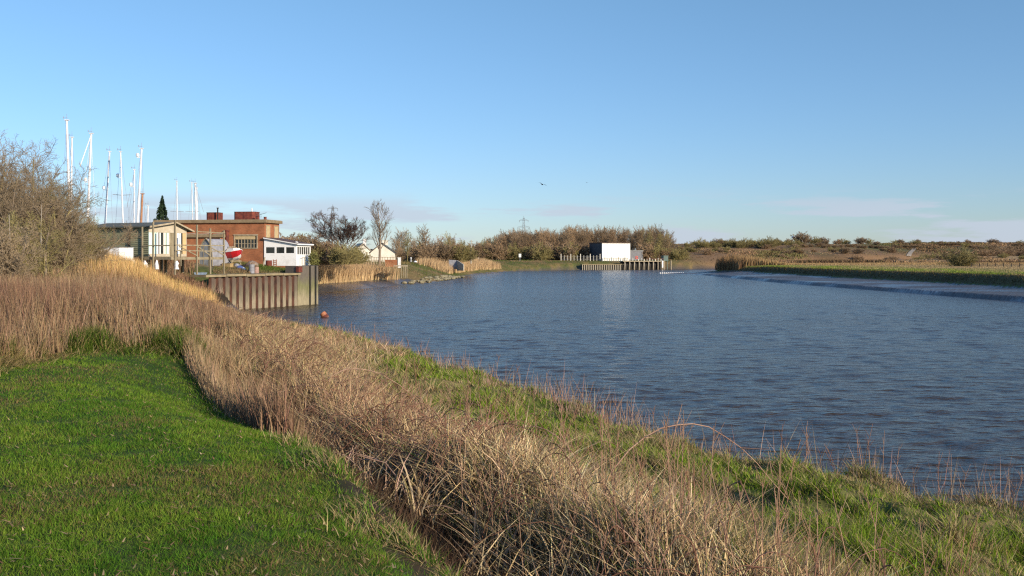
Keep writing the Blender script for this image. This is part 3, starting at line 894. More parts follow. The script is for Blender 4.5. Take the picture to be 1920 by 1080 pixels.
# ragged edge of the lawn, fallen bits on it, and coarser weeds among the stalks
def make_details():
    N = 26000
    u = 2.4 * (20 / 2.4) ** rng.uniform(0, 1, N); v = rng.normal(2.2, 0.18, N) - 0.28 * sstep(12, 6, u)
    x, y = xy(u, v); cl = fbm(x * 1.8, y * 1.8, 121, 3)
    k = in_view(x, y, 1.5) & (cl > 0.42); x, y, cl = x[k], y[k], cl[k]; n = len(x)
    h = (0.04 + 0.1 * sstep(0.42, 0.65, cl)) * rng.uniform(0.5, 1.3, n)
    lean = rng.normal(0, 0.07, (n, 2)) + np.array((-0.04, 0.0))
    dry = rng.uniform(0, 1, n) < 0.5
    c = np.where(dry[:, None], np.array((0.36, 0.27, 0.13)), np.array((0.09, 0.17, 0.02)))
    o = blades('edge_grass', x, y, h, (0.005 + 0.0005 * y), lean, jitter(rng, c, n), segs=3, seed=14)
    stuff(o, 'ragged longer grass along the right hand edge of the lawn', 'grass')
    # fallen leaves and straw on the lawn
    N = 9000
    yy = 3.8 * (20 / 3.8) ** rng.uniform(0, 1, N); xx = rng.uniform(-0.54, 0.1, N) * yy
    k = lawn_mask(xx, yy) > 0.6; x, y = xx[k][:2200], yy[k][:2200]; n = len(x)
    L = rng.uniform(0.02, 0.07, n); a = rng.uniform(0, 6.28, n)
    lean = np.stack([np.cos(a) * L, np.sin(a) * L], 1)
    c = lerp3((0.4, 0.29, 0.15), (0.16, 0.09, 0.045), rng.uniform(0, 1, n))
    o = blades('fallen_bits', x, y, rng.uniform(0.004, 0.02, n), rng.uniform(0.005, 0.014, n) * (0.6 + 0.06 * y), lean, jitter(rng, c, n), segs=2, material='stalk', seed=15, bend=1.0, facing=a + 1.57, sink=-0.03)
    stuff(o, 'dead leaves and bits of straw lying on the lawn', 'fallen leaves')
    # broad arching dead leaves
    N = 60000
    u = 2.5 * (45 / 2.5) ** rng.uniform(0, 1, N); v = rng.uniform(2.9, 13, N)
    x, y = xy(u, v); k = (v < weed_limit(u)) & in_view(x, y, 2) & (fbm(x * 0.9, y * 0.9, 131, 3) > 0.45)
    x, y = x[k][:10000], y[k][:10000]; n = len(x)
    h = rng.uniform(0.2, 0.65, n); a = rng.uniform(0, 6.28, n); L = rng.uniform(0.2, 0.7, n)
    lean = np.stack([np.cos(a) * L, np.sin(a) * L], 1)
    c = lerp3((0.58, 0.44, 0.26), (0.34, 0.23, 0.12), rng.uniform(0, 1, n))
    o = blades('dead_leaves', x, y, h, (0.01 + 0.0007 * y) * rng.uniform(0.7, 1.4, n), lean, jitter(rng, c, n), segs=4, material='stalk', seed=16, bend=2.4)
    stuff(o, 'broad pale dead leaf blades flopping over the bramble slope', 'dead weeds')
    # dark dock stems with knotted seed heads
    rn = np.random.default_rng(17); S, H = [], []
    for k in range(420):
        u = 5 * (50 / 5) ** rn.uniform(); v = rn.uniform(3.2, float(weed_limit(u)) + .3) if rn.uniform() < .7 else float(bank_edge(u)) - rn.uniform(1, 3)
        x, y = xy(u, v)
        if y < 4 or abs(x) > 0.52 * y + 1.5: continue
        z = float(ground(np.array([x]), np.array([y]))[0]); h = rn.uniform(0.6, 1.15)
        ex, ey = rn.normal(0, 0.14, 2)
        r = 0.0035 + 0.00018 * y
        S.append((x, y, z - .03, x + ex * .4, y + ey * .4, z + h * .5, r, r * .8)); S.append((x + ex * .4, y + ey * .4, z + h * .5, x + ex, y + ey, z + h, r * .8, r * .5))
        for b in range(rn.integers(2, 6)):
            t = rn.uniform(.55, .95); a = rn.uniform(0, 6.28); l = rn.uniform(.08, .22)
            bx, by, bz = x + ex * t, y + ey * t, z + h * t
            S.append((bx, by, bz, bx + l * math.cos(a) * .6, by + l * math.sin(a) * .6, bz + l, r * .6, r * .4))
    tube_o = tube_mesh('dock_stems', S, mat('dock_stem', (0.2, 0.095, 0.055), (0.34, 0.22, 0.14), 0.8, 0.8))
    stuff(tube_o, 'reddish brown branching dock stems standing out of the dead grass', 'dead weeds')

# brown weeds in front of the cabin deck
def make_yard_weeds():
    N = 20000
    x = rng.uniform(-46, -30.5, N); y = rng.uniform(94.5, 117, N)
    k = (x + 33.4 < -0.45 * (y - 107) * 0 + 2.5) & (x / y < -0.309) & ((y < 107) | (x / y < -0.313)) & ~((y > 95.5) & (x < -36 + (y - 95) * 0.2) & (x > -44) & (y > 96) & (y < 100.5))
    x, y = x[k], y[k]; n = len(x); z = ground(x, y)
    h = rng.uniform(0.5, 1.25, n) * (0.6 + 0.8 * fbm(x * 0.4, y * 0.4, 141, 3))
    lean = rng.normal(0, 0.16, (n, 2)) * h[:, None]
    c = lerp3(lerp3((0.34, 0.21, 0.12), (0.16, 0.095, 0.055), rng.uniform(0, 1, n)), (0.16, 0.16, 0.05), 0.5 * sstep(0.5, 0.7, fbm(x * 0.3, y * 0.3, 142, 3)))
    o = blades('yard_weeds', x, y, h, np.full(n, 0.045), lean, jitter(rng, c, n), segs=3, material='stalk', seed=18, z=z)
    stuff(o, 'brown weeds growing in front of and under the cabin deck', 'dead weeds')
make_yard_weeds()

# straw skirts at the foot of the weeds around the lawn
def make_skirt():
    N = 60000
    v = rng.uniform(-9, 2.4, N); u = lawn_end(v) + rng.normal(0.5, 0.5, N)
    x, y = xy(u, v)
    k = in_view(x, y, 2)
    x, y = x[k], y[k]; n = len(x)
    cl = fbm(x * 1.5, y * 1.5, 111, 3)
    h = (0.1 + 0.35 * sstep(0.4, 0.65, cl)) * rng.uniform(0.5, 1.3, n)
    w = (0.005 + 0.0005 * y) * rng.uniform(0.7, 1.3, n)
    lean = rng.normal(0, 0.12, (n, 2)) + np.array((0.05, -0.08))
    dry = rng.uniform(0, 1, n) < 0.3 + 0.5 * sstep(0.4, 0.6, fbm(x * 0.8, y * 0.8, 112, 2))
    c = np.where(dry[:, None], np.array((0.36, 0.27, 0.12)), np.array((0.085, 0.13, 0.02)))
    o = blades('tuft_grass', x, y, h, w, lean, jitter(rng, c, n), segs=3, seed=10)
    stuff(o, 'straw and green tufts fringing the far edge of the lawn', 'grass')
make_skirt()

# thin pinkish stems along the water's edge
def make_edge_stems():
    xs, ys, hs = [], [], []
    for k in range(260):
        u = 5.0 * (70 / 3.0) ** rng.uniform(0, 1); v = float(bank_edge(u)) - rng.uniform(0.9, 2.6)
        m_ = rng.integers(6, 26)
        cx, cy = xy(u, v)
        sc = rng.uniform(0.5, 1.0) * (1.35 if u < 28 else 1)
        xs.append(cx + rng.normal(0, 0.35, m_)); ys.append(cy + rng.normal(0, 0.35, m_)); hs.append(sc * rng.uniform(0.3, 1.15, m_))
    x, y, h = np.concatenate(xs), np.concatenate(ys), np.concatenate(hs)
    k = in_view(x, y, 2) & (ground(x, y) > 0.5); x, y, h = x[k], y[k], h[k]
    n = len(x)
    w = (0.006 + 0.0004 * y)
    lean = rng.normal(0, 0.28, (n, 2)) * h[:, None]
    c = lerp3((0.36, 0.25, 0.18), (0.24, 0.15, 0.11), rng.uniform(0, 1, n))
    o = blades('edge_stems', x, y, h, w, lean, jitter(rng, c, n), segs=3, material='stalk', seed=12, bend=1.3)
    stuff(o, 'thin bare pinkish stems standing along the near water edge', 'dead weeds')
make_edge_stems()

# bramble canes
def tube_mesh(name, segs, material, nside=3, parent=None):
    """segs: array (n, 8) of start, end, start radius, end radius -> one mesh of little prisms"""
    S = np.asarray(segs, float); n = len(S)
    p0, p1, r0, r1 = S[:, :3], S[:, 3:6], S[:, 6], S[:, 7]
    d = p1 - p0; L = np.linalg.norm(d, axis=1, keepdims=True); d = d / np.maximum(L, 1e-6)
    ref = np.where(np.abs(d[:, 2:3]) < 0.9, np.array([[0, 0, 1.0]]), np.array([[1.0, 0, 0]]))
    a = np.cross(d, ref); a /= np.linalg.norm(a, axis=1, keepdims=True); b = np.cross(d, a)
    V = np.zeros((n, 2 * nside, 3), np.float32)
    for i in range(nside):
        t = 2 * math.pi * i / nside
        off = a * math.cos(t) + b * math.sin(t)
        V[:, i] = p0 + off * r0[:, None]; V[:, nside + i] = p1 + off * r1[:, None]
    q = np.array([[i, (i + 1) % nside, nside + (i + 1) % nside, nside + i] for i in range(nside)])
    Q = ((np.arange(n) * 2 * nside)[:, None, None] + q[None]).reshape(-1, 4).astype(np.int32)
    me = bpy.data.meshes.new(name)
    me.vertices.add(n * 2 * nside); me.vertices.foreach_set('co', V.ravel())
    me.loops.add(Q.size); me.loops.foreach_set('vertex_index', Q.ravel())
    me.polygons.add(len(Q)); me.polygons.foreach_set('loop_start', np.arange(0, Q.size, 4, dtype=np.int32))
    me.polygons.foreach_set('use_smooth', np.ones(len(Q), bool))
    me.update()
    return link_mesh(name, me, material, parent)

def cane(rnd, p, heading, length, rise, r):
    """one arching cane as a chain of segments"""
    pts = []; x, y = p
    z = float(ground(np.array([x]), np.array([y]))[0])
    n = 12; cx, cy = math.cos(heading), math.sin(heading)
    wob = rnd.uniform(-0.5, 0.5)
    for i in range(n + 1):
        t = i / n
        hx = length * (t ** 1.15)
        zz = rise * math.sin(math.pi * min(1, 0.08 + t * 0.95)) ** 0.8
        sx_ = wob * t * t * length * 0.4
        pts.append((x + cx * hx - cy * sx_, y + cy * hx + cx * sx_, z + zz + rnd.uniform(-.012, .012)))
    return [(*pts[i], *pts[i + 1], r * (1 - 0.6 * i / n), r * (1 - 0.6 * (i + 1) / n)) for i in range(n)]

def make_brambles():
    rnd = random.Random(5)
    S = []
    for k in range(1250):
        u = 4 * (55 / 4) ** rnd.random(); lim = float(weed_limit(np.array([u]))[0])
        v = rnd.uniform(3.2, min(lim - 0.6, 7.5))
        if u < 10 and rnd.random() < .85: continue
        if 4 < u < 24 and rnd.random() < 0.6: v = rnd.uniform(3.2, 4.8)
        x, y = xy(u, v)
        if not (y > 3 and abs(x) < 0.52 * y + 2): continue
        S += cane(rnd, (x, y), rnd.gauss(0.4 if v < 3.6 else 2.0, 0.9 if v < 3.6 else 2.0), rnd.uniform(0.5, 1.3) * (1.4 if rnd.random() < .08 else 1), rnd.uniform(0.3, 0.75), rnd.uniform(0.003, 0.0055) + 0.00022 * y)
    o = tube_mesh('bramble_canes', S, mat('bramble_cane', (0.14, 0.06, 0.035), (0.25, 0.13, 0.08), 0.9, 0.7))
    stuff(o, 'tangle of arching brown bramble canes on the slope by the lawn', 'brambles')
    # a few big canes one can point at
    big = [((590, 850), 2.15, 0.1, 1.9, 0.62, 0.013, 'thick pale bramble cane arching out over the edge of the lawn'),
           ((640, 880), 2.4, -0.35, 2.2, 0.45, 0.011, 'pale bramble cane lying low across the dark gap by the lawn'),
           ((1090, 800), 3.4, 2.6, 2.0, 0.8, 0.01, 'long dark bramble cane arching leftward over the dead stalks'),
           ((1130, 840), 3.8, 0.2, 2.3, 0.95, 0.009, 'long thin bramble cane arching right toward the water')]
    big += [((700, 900), 3.3, 2.7, 1.5, .5, .01, 'pale bramble cane looping back toward the lawn above the dark hollow'), ((760, 960), 3.2, 2.2, 1.5, .38, .009, 'reddish bramble cane lying in the dark hollow near the bottom of the photo'), ((900, 1010), 3.2, 2.5, 1.1, .3, .008, 'short thick bramble cane in the hollow at the bottom edge'), ((640, 760), 3.3, 2.9, 1.6, .6, .009, 'bramble cane arching left over the lawn edge beyond the thick pale one')]
    for (qx, qy), zz, hd, ln, rs, r, lab in big:
        dd = F * (EYE - zz) / (qy - HOR)
        s = cane(rnd, (px(qx, dd), dd), hd, ln, rs, r)
        for t_ in range(5):
            b0 = s[rnd.randrange(3, 10)]
            h2 = hd + rnd.choice((-1, 1)) * rnd.uniform(.5, 1.1)
            s.append((b0[0], b0[1], b0[2], b0[0] + .3 * math.cos(h2), b0[1] + .3 * math.sin(h2), b0[2] + rnd.uniform(-.05, .15), r * .5, r * .2))
        o = tube_mesh('bramble_cane', s, mat('pale_cane', (0.42, 0.27, 0.18), (0.26, 0.14, 0.09), 2, 0.7), 5)
        tag(o, lab, 'bramble cane')
make_brambles()
make_details()
# ------------------------------------------------------------------ quay
def quay_wall():
    root = root_empty('quay_wall', (-29, 114, 0), 'rust streaked sheet pile quay with pale capping and concrete end on the left bank', 'quay')
    a, b = Vector((-32.9, 107.4)), Vector(Q1)
    d = (b - a).normalized(); nrm = Vector((d.y, -d.x)); L = (b - a).length
    P = 1.06; dep = 0.3; n = int(L / P)
    pts = []
    for i in range(n):
        s = L - (i + 1) * P
        pts.append([(s, 0), (s + P * 0.1, dep), (s + P * 0.5, dep), (s + P * 0.6, 0), (s + P, 0)])
    face, web = MB(), MB()
    zt = 3.72
    for pl_ in pts:
        q = [a + d * s + nrm * (0.1 + o_) for s, o_ in pl_]
        for j in range(4):
            mb = web if j in (0, 2) else face
            zz = [-1.5, 0.4, 1.2, 2.2, 3.0, zt]
            mb.grid([[(q[j].x, q[j].y, z), (q[j + 1].x, q[j + 1].y, z)] for z in zz])
    face.build('sheet_pile', M['pile'], root); web.build('pile_web', M['rust2'], root)
    cap = MB()
    c0, c1 = a + nrm * 0.62, b + nrm * 0.62
    e0, e1 = a - nrm * 1.5, b - nrm * 1.5
    # capping in several slabs with slightly different levels
    for k in range(5):
        t0, t1 = k / 5, (k + 1) / 5 - 0.004
        f = lambda p, q_, t: p.lerp(q_, t)
        A, B, C_, D = f(c0, c1, t0), f(c0, c1, t1), f(e0, e1, t1), f(e0, e1, t0)
        dz = (0.0, 0.03, -0.02, 0.02, 0.0)[k]
        cap.prism([(A.x, A.y), (B.x, B.y), (C_.x, C_.y), (D.x, D.y)], 3.66 + dz, 3.9 + dz)
    cap.build('capping', M['capping'], root)
    # concrete end, rounded, with vertical fender posts
    p1, p2 = Vector(Q1) + nrm * 0.15, Vector(Q2)
    q3 = Vector(Q3)
    front = [p1, p1.lerp(p2, 0.35) + Vector((0.16, -0.06)), p1.lerp(p2, 0.7) + Vector((0.16, -0.06)), p2, p2 + Vector((-0.3, 1.3)), q3]
    inner = [q3 + Vector((-1.6, -0.6)), p2 + Vector((-1.9, 1.0)), p1 + Vector((-1.7, 0.9))]
    blk = MB(); blk.prism([(p.x, p.y) for p in front + inner], -1.5, 4.72)
    blk.build('concrete_end', M['quay_conc'], root)
    for t in (0.5, 0.78):
        f = MB(); p = p1.lerp(p2, t) + Vector((0.27, -0.1)); q = p + (p2 - p1).normalized() * 0.16
        f.beam((p.x, p.y, -1), (p.x, p.y, 4.78), 0.13, 0.13)
        f.build('fender_post', M['black'], root)
    hb = MB(M=frame((p1.x - 0.12, p1.y - 0.05, 3.98), (p2 - p1)))
    hb.box((0.0, -0.3, 0), (0.75, 0.12, 0.68)); hb.build('hatch', M['rust'], root)
quay_wall()

# ------------------------------------------------------------------ brick building
S_ = 1.05
BO = (-32.0, 131.0, 5.0)
BD = (-0.985, 0.17)
def wallframe(): return frame(BO, (0.985, -0.17))   # a: along the front to the right, b: back, c: up
def brick_building():
    root = root_empty('brick_building', BO, 'flat roofed red brick boathouse with overhanging tan roof edge above the quay', 'building')
    Fm = wallframe()
    W, D, H = 15.0, 4.8, 5.25
    w = MB(Fm)
    # front wall with window opening, butted pieces
    win = (-4.05, -1.05, 2.0, 3.55)   # a0, a1, c0, c1
    th = 0.3
    w.box((-W, 0, -0.5), (win[0], th, H)); w.box((win[1], 0, -0.5), (0, th, H))
    w.box((win[0], 0, -0.5), (win[1], th, win[2])); w.box((win[0], 0, win[3]), (win[1], th, H))
    # right end with two upper openings
    ops = [(0.45, 1.75), (3.15, 4.45)]
    c0, c1 = 3.15, 4.95
    w.box((-th, th, -0.5), (0, D, c0)); w.box((-th, th, c1), (0, D, H))
    prev = th
    for o0, o1 in ops:
        w.box((-th, prev, c0), (0, o0, c1)); prev = o1
    w.box((-th, prev, c0), (0, D, c1))
    w.box((-W, D - th, -0.5), (-th, D, H)); w.box((-W, th, -0.5), (-W + th, D - th, H))
    w.build('wall', M['brick'], root)
    rf = MB(Fm); rf.box((-W - 0.4, -0.3, H), (0.35, D + 0.3, H + 0.36)); rf.box((-W - 0.3, -0.2, H + 0.36), (0.25, D + 0.2, H + 0.42))
    roof = rf.build('roof', M['tan_fascia'], root)
    # front window
    f = MB(Fm); a0, a1, z0, z1 = win
    f.box((a0 - 0.14, -0.06, z0 - 0.1), (a0, 0.2, z1 + 0.1)); f.box((a1, -0.06, z0 - 0.1), (a1 + 0.14, 0.2, z1 + 0.1))
    f.box((a0, -0.06, z1), (a1, 0.2, z1 + 0.1)); f.box((a0 - 0.18, -0.12, z1 + 0.1), (a1 + 0.18, 0.2, z1 + 0.2)); f.box((a0, -0.1, z0 - 0.1), (a1, 0.2, z0))
    window = f.build('window', M['timber_pale'], root)
    g = MB(Fm); g.box((a0, 0.16, z0), (a1, 0.2, z1)); g.build('pane', M['glass'], window)
    bl = MB(Fm); bl.box((a0 + 0.02, 0.02, z1 - 0.45), (a1 - 0.25, 0.12, z1 - 0.02)); bl.build('blind', M['blind'], window)
    b = MB(Fm)
    for k in range(1, 7):
        a = a0 + (a1 - a0) * k / 7; b.box((a - 0.035, 0.06, z0), (a + 0.035, 0.13, z1 - 0.46))
    b.box((a0, 0.07, z0 + 0.5), (a1, 0.12, z0 + 0.56))
    b.build('bars', M['timber_pale'], window)
    # boarded upper windows at the end
    for o0, o1 in ops:
        f = MB(Fm); f.box((-0.12, o0, c0), (0.05, o0 + 0.1, c1)); f.box((-0.12, o1 - 0.1, c0), (0.05, o1, c1))
        f.box((-0.12, o0 + 0.1, c1 - 0.1), (0.05, o1 - 0.1, c1)); f.box((-0.12, o0 + 0.1, c0), (0.09, o1 - 0.1, c0 + 0.1))
        wd = f.build('window', M['timber_pale'], root)
        s = MB(Fm); s.box((-0.1, o0 + 0.1, c0 + 0.1), (0.0, o1 - 0.1, c1 - 0.1)); s.build('blind', M['blind'], wd)
    # flat roofed lean-to in front, with door
    x0, x1, y0, hh = -12.6, -5.35, -1.3, 3.35
    e = MB(Fm)
    e.box((x0, y0, -0.5), (-7.0, y0 + 0.25, hh)); e.box((-7.0, y0, 2.35), (-6.0, y0 + 0.25, hh)); e.box((-6.0, y0, -0.5), (x1, y0 + 0.25, hh))
    e.box((x1 - 0.25, y0 + 0.25, -0.5), (x1, -0.004, hh)); e.box((x0, y0 + 0.25, -0.5), (x0 + 0.25, -0.004, hh))
    ext = e.build('lean_to', M['brick'], root)
    r = MB(Fm); r.box((x0 - 0.3, y0 - 0.3, hh), (x1 + 0.25, -0.004, hh + 0.38)); r.build('roof_slab', M['tan_fascia'], ext)
    dr = MB(Fm); dr.box((-6.98, y0 + 0.08, -0.3), (-6.02, y0 + 0.16, 2.33)); dr.box((-6.85, y0 + 0.04, 0.3), (-6.15, y0 + 0.08, 1.1)); dr.box((-6.85, y0 + 0.04, 1.3), (-6.15, y0 + 0.08, 2.15))
    dr.build('door', M['peach'], ext)
    dp = MB(Fm); dp.tube((-7.3, y0 - 0.1, -0.2), (-7.3, y0 - 0.1, hh), 0.07); dp.tube((x1 - .1, y0 - 0.08, -0.2), (x1 - .1, y0 - 0.08, hh), 0.05); dp.build('drainpipe', M['timber_pale'], ext)
    fl = MB(Fm); fl.tube((-5.0, -0.33, 0.9), (-5.0, -0.33, 4.1), 0.27, n=12); fl.tube((-5.0, -0.33, 4.1), (-5.0, -0.33, 4.35), 0.33, n=12); fl.build('flue', M['rust'], root)
    # bits of rubbish lying on the lean-to roof: thin planks
    rnd = random.Random(3)
    for k in range(5):
        a = -11.8 + k * 1.25
        p = MB(Fm); p.beam((a, -0.9 + 0.1 * k, hh + 0.44), (a + rnd.uniform(1.0, 1.8), -0.85 + 0.1 * k, hh + 0.45 + rnd.uniform(0, .08)), 0.16, 0.07)
        o = p.build('loose_plank', M['box_grey'], None)
        tag(o, 'pale loose plank lying on the lean-to roof of the brick boathouse', 'plank', 'planks on the lean-to roof')
    top = H + 0.42
    # roof tanks and fittings standing on the flat roof
    def tank(a0, a1, b0, b1, h, lab):
        t = MB(Fm); t.bevbox((a0, b0, top), (a1, b1, top + h), 0.28); t.bevbox((a0 - .03, b0 - .03, top + h), (a1 + .03, b1 + .03, top + h + .05), 0.28)
        t.box(((a0 + a1) / 2 - .02, b0 - .02, top), ((a0 + a1) / 2 + .02, b0, top + h))
        tag(t.build('water_tank', M['rust'], None), lab, 'tank')
    tank(-8.75, -7.05, 1.2, 3.0, 0.98, 'smaller rusty water tank on the boathouse roof beside the sooty flue')
    tank(-4.85, -1.95, 1.2, 3.2, 1.04, 'larger rusty water tank in the middle of the boathouse roof')
    v = MB(Fm); v.tube((-6.9, 0.9, top), (-6.9, 0.9, top + 1.5), 0.09); v.tube((-6.9, .9, top + 1.5), (-6.9, .9, top + 1.62), 0.15); tag(v.build('flue_pipe', M['black'], None), 'thin dark flue pipe rising beside the smaller roof tank', 'flue')
    v = MB(Fm); v.tube((-3.3, 3.5, top), (-3.3, 3.5, top + 1.55), 0.1); v.tube((-3.3, 3.5, top + 1.55), (-3.3, 3.5, top + 1.7), 0.05); tag(v.build('vent_pipe', M['white'], None), 'short white vent pipe behind the larger roof tank', 'vent')
    for a, h, lab in ((-1.25, 0.42, 'rusty chimney pot next to the aerial on the boathouse roof'), (-0.25, 0.3, 'low rusty chimney pot nearest the right roof edge of the boathouse')):
        c = MB(Fm); c.tube((a, 0.8, top), (a, 0.8, top + h), 0.2, 0.17, 12); c.tube((a, .8, top + h), (a, .8, top + h + .06), .23, .23, 12); tag(c.build('chimney_pot', M['rust'], None), lab, 'chimney pot')
    r_ = root_empty('roof_aerial', Fm @ Vector((-1.5, 1.8, top)), 'comb shaped television aerial on the boathouse roof right of the tank', 'aerial')
    m = MB(Fm); m.tube((-1.5, 1.8, top), (-1.5, 1.8, top + 0.95), 0.03); m.build('mast', M['steel'], r_)
    m = MB(Fm); m.beam((-1.7, 1.8, top + 0.62), (-0.5, 1.8, top + 0.95), 0.03)
    for k in range(7): m.beam((-1.6 + .17 * k, 1.5, top + 0.64 + .047 * k), (-1.6 + .17 * k, 2.1, top + 0.66 + .047 * k), 0.025)
    for k in range(4): m.beam((-1.95, 1.8, top + .25 + .18 * k), (-1.15, 1.8, top + .28 + .18 * k), .025)
    m.build('elements', M['steel'], r_)
brick_building()

def conservatory():
    Fm = wallframe()
    root = root_empty('conservatory', Fm @ Vector((2, 0, 0)), 'white glazed sun lounge with sloping brown roof on the boathouse end', 'conservatory')
    W, D = 4.35, 5.0
    zl, zr = 3.22, 2.5       # roof height at house and outer side
    y0 = -0.12
    sl0, sl1 = 1.25, 2.12    # glazing band
    b = MB(Fm); b.box((0.02, y0 + .01, -0.9), (W - .02, D - .15, -0.33)); b.build('plinth', M['brick'], root)
    w = MB(Fm)
    t = 0.12
    w.box((0.003, y0, -.32), (W, y0 + t, sl0))
    posts = [0.003, 0.2, 1.47, 1.62, 2.79, 2.94, 4.12, W]
    for i in range(0, len(posts), 2): w.box((posts[i], y0, sl0), (posts[i + 1], y0 + t, sl1))
    w.extrude([(0.003, y0, sl1), (W, y0, sl1), (W, y0, zr), (0.003, y0, zl)], Vector((-0.17 * 0, 0, 0)) + Vector((0, t, 0)))
    # outer side with narrow panes
    w.box((W - t, y0 + t, -.32), (W, D, sl0 - 0.1)); w.box((W - t, y0 + t, sl1), (W, D, zr))
    ys = [y0 + t, .35, .95, 1.08, 1.68, 1.81, 2.45, 2.58, 3.2, 3.33, 3.95, 4.08, 4.7, D]
    for i in range(0, len(ys), 2): w.box((W - t, ys[i], sl0 - 0.1), (W, ys[i + 1], sl1))
    w.box((0.003, D - t, 0.12), (W - t, D, zr))
    wall = w.build('wall', M['white'], root)
    for i in range(1, len(posts) - 1, 2):
        g = MB(Fm); g.box((posts[i], y0 + 0.05, sl0), (posts[i + 1], y0 + 0.07, sl1))
        wd = g.build('window', M['glass'], root)
        f = MB(Fm); p0, p1 = posts[i], posts[i + 1]
        f.box((p0, y0 + .01, sl0), (p0 + .05, y0 + .05, sl1)); f.box((p1 - .05, y0 + .01, sl0), (p1, y0 + .05, sl1)); f.box((p0 + .05, y0 + .01, sl0), (p1 - .05, y0 + .05, sl0 + .05)); f.box((p0 + .05, y0 + .01, sl1 - .05), (p1 - .05, y0 + .05, sl1))
        f.build('frame', M['white'], wd)
    for i in range(1, len(ys) - 1, 2):
        g = MB(Fm); g.box((W - .07, ys[i], sl0 - .1), (W - .05, ys[i + 1], sl1)); g.build('window', M['glass'], root)
    r = MB(Fm)
    o = 0.3
    r.extrude([(0.003, y0 - o, zl + .02), (W + o, y0 - o, zr - .05), (W + o, y0 - o, zr + .06), (0.003, y0 - o, zl + .14)], (0, D + 2 * o, 0))
    r.build('roof', M['roof_brown'], root)
    v = MB(Fm); v.extrude([(0.003, y0 - o - .03, zl - .02), (W + o, y0 - o - .03, zr - .09), (W + o, y0 - o - .03, zr + .02), (0.003, y0 - o - .03, zl + .1)], (0, .027, 0)); v.box((W + o, y0 - o, zr - .14), (W + o + .05, D + o, zr + .03)); v.build('bargeboard', M['white'], root)
    h = MB(Fm)
    for a in (1.0, 1.9): h.tube((W + .35, a, -0.2), (W + .35, a, 0.75), .03)
    h.tube((W + .35, 1.0, 0.75), (W + .35, 1.9, 0.75), .03); h.build('handrail', M['timber_pale'], root)
    sk = MB(Fm); sk.lathe([(0.25, 0), (0.25, .1), (.1, .22)], 10, (W - .6, 1.5, zr - .02 + .12)); sk.build('roof_vent', M['white'], root)
conservatory()

